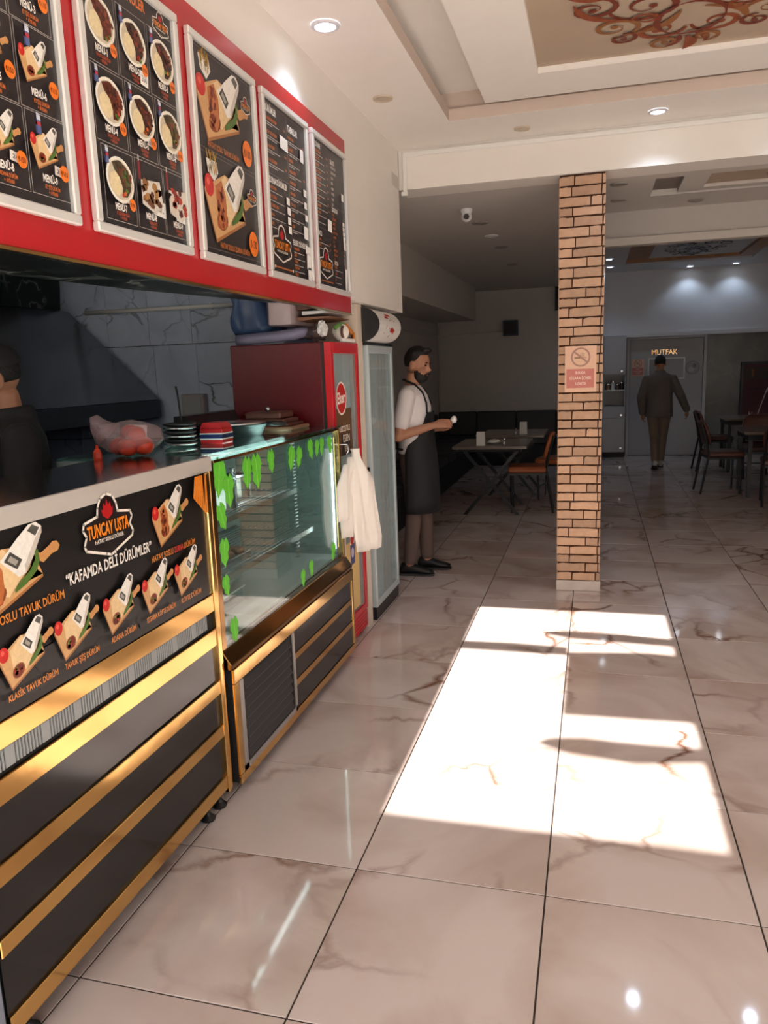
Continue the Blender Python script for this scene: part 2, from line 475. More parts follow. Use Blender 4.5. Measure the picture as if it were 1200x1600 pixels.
class Print:
    def __init__(s, O, U, V, step=0.00012):
        s.O, s.U, s.V = Vector(O), Vector(U), Vector(V)
        s.N = s.U.cross(s.V); s.k = 0; s.st = step; s.mb = MB(); s.mb.c = []
    def lay(s, n=1): s.k += n; return s
    def put(s, pts, fs, col):
        c = lin(col); h = s.N*(s.k*s.st)
        s.mb.add([s.O+s.U*p[0]+s.V*p[1]+h for p in pts], fs)
        s.mb.c += [c]*len(fs)
    def poly(s, pts, col): s.put(pts, [tuple(range(len(pts)))], col)
    def rect(s, x, y, w, h, col): s.poly([(x, y), (x+w, y), (x+w, y+h), (x, y+h)], col)
    def frame(s, x, y, w, h, t, col):
        for a in ((x, y, w, t), (x, y+h-t, w, t), (x, y, t, h), (x+w-t, y, t, h)): s.rect(*a, col)
    def ell(s, x, y, rx, ry, col, n=20, rot=0, jag=0.0):
        c, q = cos(rot), sin(rot); P = []
        for i in range(n):
            k = 1+(random.uniform(-jag, jag) if jag else 0)
            a, b = rx*k*cos(2*pi*i/n), ry*k*sin(2*pi*i/n)
            P.append((x+a*c-b*q, y+a*q+b*c))
        s.put(P+[(x, y)], [(i, (i+1) % n, n) for i in range(n)], col)
    def tpoly(s, pts, x, y, sc, rot, col, sx=1.0):
        c, q = cos(rot), sin(rot)
        s.poly([(x+sc*(sx*a*c-b*q), y+sc*(sx*a*q+b*c)) for a, b in pts], col)
    def line(s, pts, w, col, closed=False):
        n = len(pts)
        for i in range(n if closed else n-1):
            a = Vector(pts[i]); b = Vector(pts[(i+1) % n]); d = (b-a)
            if d.length < 1e-9: continue
            d.normalize(); m = Vector((-d.y, d.x))*(w/2); a2 = a-d*w*0.3; b2 = b+d*w*0.3
            s.poly([a2-m, b2-m, b2+m, a2+m], col)
    def text(s, t, x, y, h, col, w=None, al='l', rot=0.0, bold=0.018, cond=0.62):
        vs, fs, x0, x1, y0, y1 = text_polys(t, bold=bold)
        if not vs: return
        sc = h/0.72
        sx = (w/(x1-x0)) if w else sc*cond
        W = (x1-x0)*sx
        ox = {'l': 0, 'c': -W/2, 'r': -W}[al]
        c, q = cos(rot), sin(rot)
        P = []
        for a, b in vs:
            a = (a-x0)*sx+ox; b = b*sc
            P.append((x+a*c-b*q, y+a*q+b*c))
        s.put(P, fs, col)
    def ribbon(s, pts, ws, col):
        n = len(pts); P = []; Q = []
        for i in range(n):
            a = Vector(pts[max(i-1, 0)]); b = Vector(pts[min(i+1, n-1)]); d = (b-a)
            d = d.normalized() if d.length > 1e-9 else Vector((1, 0)); m = Vector((-d.y, d.x))*ws[i]
            p = Vector(pts[i]); P.append(p+m); Q.append(p-m)
        s.put(P+Q, [(n+i, n+i+1, i+1, i) for i in range(n-1)], col)
    def build(s, name, m='print', parent=None):
        return s.mb.build(name, m, parent)

YU, ZV = (0, 1, 0), (0, 0, 1)     # prints on surfaces that face +x

# ================================================================== SETTING
# floor: dark joint bed and one object per tile
floor = struct('floor', B(-2.6, 4.75, -0.62, 12.7, -0.12, -0.003), 'grout')
floor['label'] = 'floor of large glossy pinkish cream marble tiles with dark joints'
tm = B(0.0025, 0.5975, 0.0025, 0.5975, -0.012, 0.0)
t0 = tm.build('tile', 'floor_marble', floor, bevel=0.0012)
first = True
for i in range(-1, 8):
    for j in range(-1, 21):
        if first: o = t0; first = False
        else:
            o = t0.copy(); COL.objects.link(o); o.parent = floor
        o.location = (i*0.6, j*0.6, 0)
struct('pavement', B(-9, 12, -14, -0.62, -0.15, -0.03), 'pavement')
# a row of buildings across the street, seen only by the light
struct('wall_street', B(-14, 16, -14.6, -14, -0.2, 3.2), 'facade')

# wall over the counter (carries the sign board), its underside clad in black marble
struct('wall_left', B(-0.24, 0.018, -0.27, 3.865, 1.972, 3.3), 'wall_paint')
struct('trim_1', MB().prism([(0.019, -0.27), (0.019, 1.76), (-0.07, 1.76), (-0.12, 1.48), (-0.262, 0.94), (-0.325, 0.4), (-0.37, -0.27)], 'z', 1.896, 1.9705), 'black_marble')
struct('trim_2', B(-0.30, -0.022, 2.905, 2.99, 0, 1.97), 'cream')       # cream post between the two fridges
# kitchen shell
kw = struct('wall_kitchen', B(-2.6, -0.31, 3.012, 3.024, 0, 3.0), 'grout')
for r, (za, zb) in enumerate(((0.6, 1.19), (1.194, 1.788), (1.792, 2.45))):
    for k in range(8):
        xa = -1.132-0.304*(k-3)+(0 if r != 2 else -0.152+0.13)
        a, b = max(xa-0.302, -2.55), min(xa, -0.31)
        if b-a > 0.03:
            B(a, b, 3.0, 3.012, za, zb).build('tile', 'kitchen_marble', kw, bevel=0.001)
struct('wall_kitchen_rear', B(-2.7, -2.6, -0.45, 3.1, 0, 3.0), 'kitchen_marble')
struct('kitchen_light_stop', B(-2.7, -0.15, -0.58, -0.46, -0.03, 1.75), 'facade')  # unseen wall added to keep daylight off the kitchen, open above
struct('ceiling_kitchen', B(-2.6, -0.24, -0.45, 3.0, 2.45, 2.5), 'hall_paint')
# alcove and hall shell
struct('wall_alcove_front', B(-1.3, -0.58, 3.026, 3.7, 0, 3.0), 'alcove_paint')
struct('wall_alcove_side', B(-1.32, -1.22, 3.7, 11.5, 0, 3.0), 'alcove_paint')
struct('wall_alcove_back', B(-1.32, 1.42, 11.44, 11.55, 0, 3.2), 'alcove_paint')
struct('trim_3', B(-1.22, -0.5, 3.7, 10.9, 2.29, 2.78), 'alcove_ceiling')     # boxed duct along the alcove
struct('wall_hall_side', B(1.40, 1.45, 11.2, 12.2, 0, 3.2), 'hall_paint')
struct('wall_right', B(4.7, 4.8, -0.3, 12.3, 0, 3.3), 'wall_paint')
struct('wall_back', B(1.42, 4.8, 12.2, 12.3, 0, 3.2), 'grey_marble')
struct('wall_back_upper', B(1.42, 4.8, 11.98, 12.2, 1.985, 3.2), 'hall_paint')
struct('trim_4', B(1.42, 4.7, 11.95, 12.0, 1.955, 2.02), 'hall_paint')
# ceilings
X0, X1, Y0, Y1 = 0.46, 3.06, 0.1, 3.364
ring = MB()
for a in ((-0.24, X0, -0.45, 3.9), (X1, 4.75, -0.45, 3.9), (X0, X1, -0.45, Y0), (X0, X1, Y1, 3.9)):
    ring.box(a[0], a[1], a[2], a[3], 3.03, 3.098)
ceil = struct('ceiling', ring, 'ceiling_paint')
ri = MB()   # cove lining with a pinkish edge
for a in ((X0-0.004, X0+0.001, Y0, Y1), (X1-0.001, X1+0.004, Y0, Y1), (X0, X1, Y0-0.004, Y0+0.001), (X0, X1, Y1-0.001, Y1+0.004)):
    ri.box(a[0], a[1], a[2], a[3], 3.031, 3.098)
ri.build('cove_edge', 'cove_paint', ceil)
cv = MB()
for a in ((X0-0.12, X0-0.10, Y0-0.12, Y1+0.12), (X1+0.10, X1+0.12, Y0-0.12, Y1+0.12), (X0-0.1, X1+0.1, Y0-0.12, Y0-0.1), (X0-0.1, X1+0.1, Y1+0.05, Y1+0.07)):
    cv.box(a[0], a[1], a[2], a[3], 3.098, 3.24)
cv.build('cove_wall', 'cove_paint', ceil)
B(-0.24, 4.75, -0.45, 3.9, 3.20, 3.3).build('upper_panel', 'ceiling_paint', ceil)
P0, P1, Q0, Q1 = 0.684, 2.83, 0.33, 3.305
fp = MB()
for a in ((P0, 1.012, Q0, Q1), (2.50, P1, Q0, Q1), (1.012, 2.50, Q0, 0.66), (1.012, 2.50, 2.944, Q1)):
    fp.box(a[0], a[1], a[2], a[3], 3.088, 3.20)
fp.build('hanging_panel', 'ceiling_paint', ceil)
B(1.0, 2.51, 0.65, 2.95, 3.118, 3.19).build('ornament_panel', 'tan_panel', ceil)

def ornament(cx, cy, z, sx, sy, parent, cols, full=True):
    P = Print((cx, cy, z), (0, 1, 0), (1, 0, 0), 0.0004)      # normal points down
    def spiral(x, y, r, turns, a0, d, w, c):
        pts, ws = [], []
        n = int(16*turns)
        for i in range(n+1):
            t = i/n; a = a0+d*2*pi*turns*t; rr = r*(1-0.86*t)
            pts.append((x+rr*cos(a)*sy, y+rr*sin(a)*sx)); ws.append(w*0.66*(0.35+1.1*sin(pi*min(1, t*1.2+0.1))))
        P.ribbon(pts, ws, c)
        e = pts[-1]; P.lay(); P.ell(e[0], e[1], w*1.25, w*1.25, c, 10)
    def leaf(x0, y0, x1, y1, w, c):
        pts, ws = [], []
        for i in range(9):
            t = i/8; nx, ny = -(y1-y0), (x1-x0)
            pts.append(((x0+(x1-x0)*t+nx*0.18*sin(pi*t))*1.0, y0+(y1-y0)*t+ny*0.18*sin(pi*t))); ws.append(w*sin(pi*(0.06+0.9*t)))
        P.ribbon(pts, ws, c)
    for s1 in (1, -1):
        for s2 in (1, -1):
            P.lay()
            spiral(0.30*s1*sy, 0.20*s2*sx, 0.17, 1.5, pi/2*s2 if s1 > 0 else pi/2*s2, -s1*s2, 0.016, cols[0])
            P.lay()
            spiral(0.62*s1*sy, 0.13*s2*sx, 0.12, 1.4, -pi/2*s2, s1*s2, 0.017, cols[1])
            P.lay()
            spiral(0.52*s1*sy, 0.34*s2*sx, 0.13, 1.5, 0 if s1 > 0 else pi, -s1*s2, 0.015, cols[2])
            P.lay()
            spiral(0.24*s1*sy, 0.44*s2*sx, 0.12, 1.5, pi if s1 > 0 else 0, s1*s2, 0.016, cols[0])
            P.lay()
            leaf(0.42*s1*sy, 0.30*s2*sx, 0.16*s1*sy, 0.52*s2*sx, 0.022, cols[1])
            leaf(0.72*s1*sy, 0.03*s2*sx, 0.88*s1*sy, 0.10*s2*sx, 0.02, cols[0])
            leaf(0.40*s1*sy, 0.05*s2*sx, 0.62*s1*sy, 0.26*s2*sx, 0.024, cols[2])
            leaf(0.12*s1*sy, 0.34*s2*sx, 0.05*s1*sy, 0.56*s2*sx, 0.014, cols[1])
            P.lay()
            spiral(0.80*s1*sy, 0.09*s2*sx, 0.075, 1.4, 0 if s1 > 0 else pi, s1*s2, 0.014, cols[2])
            P.lay()
            spiral(0.44*s1*sy, 0.20*s2*sx, 0.07, 1.3, pi/2*s2, s1*s2, 0.012, cols[1])
            P.lay()
            spiral(0.66*s1*sy, 0.30*s2*sx, 0.075, 1.4, pi if s1 > 0 else 0, s1*s2, 0.013, cols[0])

        P.lay()
        leaf(0.74*s1*sy, 0, 0.93*s1*sy, 0.0, 0.03, cols[1])
        P.lay()
        n = 20
        P.ribbon([(0.5*s1*sy+0.2*sy*cos(2*pi*i/n), 0.15*sx*sin(2*pi*i/n)) for i in range(n+1)], [0.010+0.006*sin(3*2*pi*i/n) for i in range(n+1)], cols[0])
    P.lay()
    P.ribbon([(0.2*sy*cos(2*pi*i/n), 0.2*sx*sin(2*pi*i/n)) for i in range(n+1)], [0.012]*(n+1), cols[1])
    for i in range(8):
        a = 2*pi*i/8; P.lay()
        leaf(0.03*cos(a), 0.03*sin(a), 0.17*cos(a)*sy, 0.17*sin(a)*sx, 0.03, cols[i % 3])
    return P.build('ornament', 'print_matte', parent)
ornament(1.72, 2.12, 3.1175, 0.98, 0.86, ceil, ('#74301c', '#8a4426', '#8e5a30'))

# beam at the front of the hall, with hall ceilings behind it
struct('trim_5', B(0.02, 4.7, 3.868, 4.12, 2.78, 3.25), 'wall_paint')
hx0, hx1, hy0, hy1 = 1.70, 3.9, 4.25, 4.832
hr = MB()
for a in ((-1.32, hx0, 4.12, 5.6), (hx1, 4.7, 4.12, 5.6), (hx0, hx1, 4.12, hy0), (hx0, hx1, hy1, 5.6)):
    hr.box(a[0], a[1], a[2], a[3], 2.78, 2.86)
hr.box(-1.32, 1.15, 5.6, 11.5, 2.78, 2.86)
hr.box(-1.32, 0.02, 3.68, 4.12, 2.78, 2.86)
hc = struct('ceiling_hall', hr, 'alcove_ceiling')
B(hx0+0.002, hx1-0.002, hy0+0.002, hy1-0.002, 2.822, 2.858).build('upper_panel', 'recess_shade', hc)
hp = MB()
for a in ((1.885, 2.05, 4.25, 4.80), (2.05, 3.8, 4.70, 4.80), (3.6, 3.8, 4.25, 4.70)):
    hp.box(a[0], a[1], a[2], a[3], 2.786, 2.821)
hp.build('hanging_panel', 'alcove_ceiling', hc)
B(2.052, 3.598, 4.26, 4.698, 2.808, 2.8205).build('ornament_panel', 'tan_panel', hc)
ornament(2.75, 4.46, 2.8075, 0.60, 0.24, hc, ('#5a2c1c', '#6e3c26', '#704a2a'))
struct('trim_6', B(1.12, 4.7, 5.37, 5.6, 2.56, 2.9), 'alcove_paint')
struct('trim_7', MB().box(1.12, 4.7, 5.345, 5.37, 2.515, 2.575).box(1.12, 4.7, 5.37, 5.58, 2.53, 2.56), 'alcove_ceiling')
struct('trim_8', B(1.10, 1.15, 5.6, 11.44, 2.86, 3.1), 'hall_paint')
fc = struct('ceiling_far', B(1.12, 4.75, 5.6, 12.2, 3.06, 3.16), 'hall_paint')
fr_ = MB()
for a in ((1.12, 1.74, 5.6, 12.2), (3.5, 4.75, 5.6, 12.2), (1.74, 3.5, 11.1, 12.2), (1.74, 3.5, 5.6, 8.6)):
    fr_.box(a[0], a[1], a[2], a[3], 3.0, 3.058)
fr_.build('ceiling_frame', 'hall_paint', fc)
B(1.76, 2.06, 9.1, 10.9, 3.045, 3.059).build('ornament_strip', 'brown_ornate', fc)
B(1.74, 3.48, 10.95, 11.09, 3.02, 3.059).build('ornament_strip', 'brown_ornate', fc)
B(3.3, 3.49, 8.7, 10.95, 3.02, 3.059).build('ornament_strip', 'brown_ornate', fc)
ornament(2.62, 9.9, 3.0585, 0.75, 1.0, fc, ('#3c2a28', '#4a3430', '#40302a'))

struct('light_stop_roof', B(-3, 5.2, -0.58, 12.5, 3.36, 3.46), 'facade')  # unseen slab added to stop sun and sky leaking in above the ceilings
# shopfront opening behind the camera
struct('wall_front', B(-2.7, 4.8, -0.58, -0.46, 2.80, 3.35), 'facade')
# ------------------------------------------------ brick pillar
pil = thing('brick_pillar', 'tan brick clad pillar standing in the middle of the tiled floor', 'pillar', (1.23, 4.03, 0))
B(1.088, 1.370, 3.892, 4.19, 0.076, 2.778).build('core', 'mortar', pil)
MB().box(1.078, 1.380, 3.882, 4.2, 0.0, 0.075).build('skirting', 'skirt_marble', pil, bevel=0.004)
z = 0.08; c = 0
random.seed(11)
brick_mesh = {}
while z < 2.76:
    h = random.uniform(0.058, 0.067)
    if z+h > 2.775: h = 2.775-z
    cut = [1.084]
    if c % 3 == 0: cut += [1.084+random.uniform(0.08, 0.12)]
    elif c % 3 == 1: cut += [1.084+random.uniform(0.15, 0.2)]
    else: cut += [1.084+random.uniform(0.06, 0.1)]
    edge = 1.374-random.uniform(0.012, 0.03)
    cut += [edge, 1.374]
    for a, b in zip(cut[:-1], cut[1:]):
        if b-a < 0.008: continue
        g = 0.008
        m = MB(); d = random.uniform(0, 0.006); zz = z+0.002; zt = z+h-0.0085
        xa, xb = a+g*0.45, b-g*0.45
        if a == cut[0]: xa = a
        if b == cut[-1]: xb = b
        n = 5
        sk_ = random.uniform(-0.003, 0.003); top = [(xa+(xb-xa)*i/n, zt+random.uniform(-0.0035, 0.002)+sk_*(i/n-0.5)) for i in range(n+1)]; top[0] = (top[0][0]+0.003, top[0][1]-0.004) if random.random() < 0.4 else top[0]
        bot = [(xa+(xb-xa)*i/n, zz+random.uniform(-0.001, 0.001)) for i in range(n+1)]
        y1 = 3.893 if b < 1.374 else 4.185
        m.prism(bot+top[::-1], 'y', 3.884-d, y1)
        m.build('brick', 'brick', pil)
    z += h; c += 1
z = 0.08; c = 0
while z < 2.72:   # left flank of the pillar
    h = 0.0625
    B(1.081, 1.089, 3.895, 4.185, z+0.003, z+h-0.003).build('brick', 'brick', pil)
    z += h; c += 1
# no-smoking notice on the pillar
ns = thing('no_smoking_sign', 'faded pink no smoking notice on the brick pillar', 'sign', (1.23, 3.88, 1.39))
B(1.128, 1.332, 3.872, 3.8795, 1.392, 1.695).build('board', 'paper_white', ns, bevel=0.001)
def smoke_print(x, y, z, w, h, parent, dim=1.0):
    P = Print((x, y, z), (1, 0, 0), (0, 0, 1))
    P.rect(0, 0, w, h, '#e9bfa4'); P.lay()
    P.rect(w*0.05, h*0.09, w*0.88, h*0.415, '#cf7f74')
    P.ell(w*0.5, h*0.76, w*0.31, w*0.31, '#b4887a', 28); P.lay()
    P.ell(w*0.5, h*0.76, w*0.255, w*0.255, '#e6bfa2', 28); P.lay()
    P.rect(w*0.30, h*0.735, w*0.24, h*0.022, '#7a5a4a'); P.rect(w*0.545, h*0.735, w*0.14, h*0.022, '#c59a80'); P.lay()
    for q in range(3):
        P.ribbon([(w*(0.5+0.05*q)+0.012*w*sin(t*1.3+q), h*(0.77+0.012*t)) for t in range(8)], [w*0.012]*8, '#b8957c')
    P.line([(w*0.28, h*0.885), (w*0.72, h*0.64)], w*0.06, '#b4887a'); P.lay()
    P.text('BURADA', w*0.5, h*0.395, h*0.062, '#f5dccb', al='c'); P.text('SİGARA İÇMEK', w*0.5, h*0.275, h*0.062, '#f5dccb', w=w*0.7, al='c'); P.text('YASAKTIR', w*0.5, h*0.155, h*0.062, '#f5dccb', al='c')
    return P.build('print', 'print_matte', parent)
smoke_print(1.128, 3.8715, 1.392, 0.204, 0.303, ns)

# ================================================================== SIGN BOARD AND POSTERS
sb = thing('red_sign_board', 'long red board over the counter that carries the five menu posters', 'sign board', (0.028, 1.1, 1.89))
B(0.0185, 0.036, -0.27, 2.605, 1.893, 2.775).build('board', 'sign_red', sb, bevel=0.002)
B(0.0185, 0.040, -0.27, 2.605, 1.884, 1.8925).build('edge_strip', 'gold', sb)

PRB = '#2b2527'
def logo(P, x, y, s, white='#efe6dc', fill='#1a1213', rot=0.0):
    """house-shaped badge with a flame, wide 1.0*s, origin at its middle"""
    pts = [(-0.5, 0.20), (-0.22, 0.26), (-0.20, 0.40), (-0.13, 0.54), (0, 0.60), (0.13, 0.54), (0.20, 0.40), (0.22, 0.26), (0.5, 0.20), (0.53, 0.10), (0.47, -0.02), (0.53, -0.16), (0.5, -0.24), (0.1, -0.40), (0.0, -0.44), (-0.1, -0.40), (-0.5, -0.24), (-0.53, -0.16), (-0.47, -0.02), (-0.53, 0.10)]
    A = 0.78; q = [(x+a*s, y+b*s*A) for a, b in pts]
    P.lay(); P.put(q+[(x, y)], [(i, (i+1) % len(q), len(q)) for i in range(len(q))], fill); P.lay(); P.line(q, 0.035*s, white, True)
    P.ell(x, y+0.36*s*A, 0.165*s, 0.19*s*A, '#1c0b0b', 18); P.lay()
    fl = [(-0.10, 0.24), (-0.13, 0.36), (-0.09, 0.33), (-0.07, 0.45), (-0.03, 0.39), (0.0, 0.52), (0.03, 0.40), (0.07, 0.46), (0.09, 0.34), (0.13, 0.37), (0.10, 0.24), (0.0, 0.17)]
    P.put([(x+a*s, y+b*s*A) for a, b in fl]+[(x, y+0.27*s*A)], [(i, (i+1) % 12, 12) for i in range(12)], '#b3161a')
    P.text('TUNCAY USTA', x, y-0.06*s, 0.17*s, '#f08a1e', w=0.9*s, al='c', bold=0.03)
    P.text('HATAY SOSLU DÖNER', x, y-0.145*s, 0.052*s, white, w=0.62*s, al='c')

def durum(P, x, y, w, h, label=True, open_=True):
    """a wrap on a wooden board with handle, tomato and pepper; x, y is the lower left corner"""
    T = lambda pts, col: P.poly([(x+a*w, y+b*h) for a, b in pts], col)
    P.lay()
    T([(0.0, 0.56), (0.17, 0.0), (0.80, 0.33), (0.70, 0.75), (0.40, 0.80)], '#d0a06c')
    T([(0.80, 0.33), (0.74, 0.42), (0.755, 0.50), (0.82, 0.56), (0.74, 0.68), (0.60, 0.68), (0.60, 0.3)], '#d0a06c')
    T([(0.0, 0.56), (0.17, 0.0), (0.80, 0.33), (0.80, 0.295), (0.165, -0.045), (-0.01, 0.52)], '#a56c3e')
    P.lay(); T([(0.76, 0.53), (0.82, 0.47), (0.92, 0.545), (0.99, 0.56), (1.02, 0.62), (0.99, 0.69), (0.94, 0.70), (0.90, 0.66), (0.80, 0.60), (0.72, 0.66)], '#c98f58')
    P.ell(x+0.09*w, y+0.60*h, 0.085*w, 0.13*h, '#c8211f', 16)
    P.lay(); P.ell(x+0.075*w, y+0.64*h, 0.03*w, 0.045*h, '#e4604c', 8)
    T([(0.50, 0.22), (0.62, 0.28), (0.74, 0.40), (0.785, 0.52), (0.775, 0.66), (0.74, 0.66), (0.735, 0.54), (0.67, 0.43), (0.56, 0.34), (0.50, 0.30)], '#4f6e2c')
    P.lay(); T([(0.20, 0.62), (0.42, 0.80), (0.66, 0.45), (0.44, 0.20), (0.22, 0.30)], '#e6c595')
    P.lay(); T([(0.44, 0.20), (0.66, 0.45), (0.70, 0.53), (0.60, 0.40), (0.47, 0.22)], '#c29a66')
    P.ell(x+0.31*w, y+0.24*h, 0.115*w, 0.115*h, '#8c4a28', 14, 0.4)
    if open_:
        P.lay(); P.ell(x+0.31*w, y+0.235*h, 0.095*w, 0.09*h, '#6a2418', 12, 0.4); P.lay()
        for q in range(10):
            P.ell(x+random.uniform(0.24, 0.38)*w, y+random.uniform(0.17, 0.30)*h, 0.03*w, 0.03*h, random.choice(('#8a2417', '#5e2216', '#c4502a', '#a83a20', '#7c8f3c')), 7, jag=0.3)
    if open_ == 'big':
        P.lay(); T([(0.20, 0.62), (0.33, 0.72), (0.40, 0.55), (0.40, 0.30), (0.36, 0.16), (0.27, 0.13), (0.22, 0.30)], '#b86a38'); P.lay()
        for q in range(34):
            t_ = random.random()
            P.ell(x+(0.27+0.03*t_+random.uniform(-0.05, 0.05))*w, y+(0.16+0.48*t_)*h, 0.028*w, 0.035*h, random.choice(('#7a2a18', '#5a2014', '#a8532a', '#c07038', '#8a3a20')), 7, random.random()*3, jag=0.3)
            if q % 8 == 7: P.lay()
    P.lay(); T([(0.38, 0.66), (0.44, 0.72), (0.56, 0.86), (0.70, 1.0), (0.78, 1.01), (0.835, 0.94), (0.83, 0.86), (0.72, 0.60), (0.62, 0.42), (0.55, 0.40)], '#ece6de')
    P.lay(); T([(0.62, 0.42), (0.72, 0.60), (0.83, 0.86), (0.835, 0.94), (0.75, 0.80), (0.62, 0.52)], '#c9c0b6')
    if label:
        P.lay(); T([(0.68, 0.93), (0.74, 0.99), (0.81, 0.93), (0.76, 0.84)], '#55524c'); T([(0.42, 0.64), (0.49, 0.74), (0.60, 0.60), (0.54, 0.50)], '#4a4843')
        P.lay(); T([(0.455, 0.64), (0.49, 0.69), (0.56, 0.60), (0.53, 0.55)], '#a59e95')

def plate(P, x, y, r, kind, sx=1.0):
    P.lay(); P.ell(x, y, r*sx, r*0.92, '#efe9dc', 24); P.lay(); P.ell(x, y, r*0.87*sx, r*0.79, '#cdbfa6', 24); P.lay()
    P.ell(x-r*0.33*sx, y-r*0.20, r*0.42*sx, r*0.48, '#e6d2a6', 14, 0.5, jag=0.05); P.lay()
    base = {'meat': ('#5e2618', '#7a3320', '#8d4228', '#3f1a10'), 'kebab': ('#3a1d14', '#4f2a1a', '#6b2f1c', '#8a3a22'), 'salad': ('#4a3a26', '#6a5232', '#4f6a2c', '#7a3a22')}[kind]
    P.put([(x+a*r*sx, y+b*r) for a, b in ((-0.55, 0.62), (-0.05, 0.78), (0.45, 0.62), (0.74, 0.2), (0.72, -0.3), (0.42, -0.62), (0.1, -0.66), (0.12, -0.3), (-0.05, 0.1), (-0.4, 0.35))], [tuple(range(10))[::-1]], base[0]); P.lay()
    for q in range(46):
        a = random.uniform(-1.0, 2.5); rr = r*random.uniform(0.1, 0.62)
        P.ell(x+(r*0.16+rr*cos(a))*sx, y+r*0.08+rr*sin(a)*0.9, r*random.uniform(0.06, 0.15)*sx, r*random.uniform(0.05, 0.12), random.choice(base), 7, random.random()*3, jag=0.25)
        if q % 4 == 0: P.lay()
    P.lay()
    for q in range(3):
        P.ell(x+r*random.uniform(0.0, 0.5)*sx, y-r*random.uniform(0.3, 0.6), r*0.1*sx, r*0.09, random.choice(('#d0682c', '#c23a22', '#5b7a2c')), 8)
    P.ell(x-r*0.02*sx, y+r*0.62, r*0.22*sx, r*0.16, base[0], 8, jag=0.3)

def can(P, x, y, h):
    w = h*0.42
    P.lay(); P.rect(x-w/2, y-h/2, w, h, '#5c6a9a'); P.lay(); P.rect(x-w/2, y+h*0.18, w, h*0.24, '#cfd3df'); P.rect(x-w/2, y-h*0.1, w, h*0.2, '#b23a44'); P.ell(x, y+h*0.48, w/2, h*0.05, '#c8c8cc', 10); P.rect(x-w/2, y-h/2, w*0.3, h, '#39427a')

def badge(P, x, y, r, txt, sx=1.0):
    P.lay(); P.ell(x, y, r*sx, r, '#f07a22', 20); P.lay(); P.text(txt, x, y-r*0.32, r*0.62, '#5e200c', w=r*1.4*sx, al='c', bold=0.03)

PW, PH, PZ = 0.512, 0.716, 1.975
def poster(y, label):
    t = thing('menu_poster', label, 'poster', (0.048, y+PW/2, PZ), 'menu posters on the red board')
    f = MB(); b = 0.026
    for a in ((0, PW, 0, b), (0, PW, PH-b, PH), (0, b, b, PH-b), (PW-b, PW, b, PH-b)):
        f.box(0.0365, 0.058, y+a[0], y+a[1], PZ+a[2], PZ+a[3])
    f.build('frame', 'alu', t, bevel=0.004)
    P = Print((0.0445, y+b, PZ+b), YU, ZV)
    P.rect(0, 0, PW-2*b, PH-2*b, PRB)
    P.lay()
    return t, P, PW-2*b, PH-2*b
def sticker(t, P, x, y, w, h, txt, rot=0.0, red=False):
    q = Print(P.O+P.U*x+P.V*y+P.N*0.0042, P.U, P.V)
    c, s_ = cos(rot), sin(rot)
    q.poly([(a*c-b*s_, a*s_+b*c) for a, b in ((-w/2, -h/2), (w/2, -h/2), (w/2, h/2), (-w/2, h/2))], '#f2eee8')
    if txt:
        q.lay(2); q.text(txt, 0, -h*0.22, h*0.45, '#2a2a30', w=w*0.66, al='c', rot=rot, bold=0.0)
    return q.build('price_sticker', 'print_matte', t)

OR, WH, GR = '#d8702a', '#efe8e0', '#8d8784'
# poster 0: wrap menus
t, P, W, H = poster(-0.242, 'dark menu poster of wrap meals nearest the entrance, cut by the photo edge')
P.text('DÜRÜM MENÜLER', W*0.5, H*0.93, 0.030, OR, w=W*0.66, al='c', bold=0.03)
k = 0
for r in range(3):
    for c_ in range(3):
        x = 0.012+c_*(W-0.024)/3; y = H*0.88-(r+1)*H*0.285; cw = (W-0.024)/3; ch = H*0.285
        P.frame(x+0.002, y+0.003, cw-0.004, ch-0.006, 0.0012, '#b9b3ae')
        k = r*3+c_+1
        durum(P, x+cw*0.08, y+ch*0.34, cw*0.80, ch*0.54)
        can(P, x+cw*0.30, y+ch*0.86, 0.045)
        P.lay(); P.text('MENÜ-%d' % k, x+cw*0.46, y+ch*0.19, 0.017, WH, al='c', bold=0.03)
        P.text(('TAVUK ŞİŞ DÜRÜM', 'ADANA DÜRÜM', 'ET ŞİŞ DÜRÜM')[c_], x+cw*0.50, y+ch*0.11, 0.009, OR, al='c'); P.text('+ AYRAN', x+cw*0.50, y+ch*0.045, 0.009, OR, al='c')
        badge(P, x+cw*0.84, y+ch*0.36, 0.019, '₺%d' % (110+10*((k*2) % 6)), 0.9)
for px, py, tx in ((W*0.60, H*0.135, '240'), (W*0.93, H*0.135, '250'), (W*0.86, H*0.79, '')):
    sticker(t, P, px, py, 0.042, 0.022, tx, -0.1)
P.build('sheet', 'print', t)
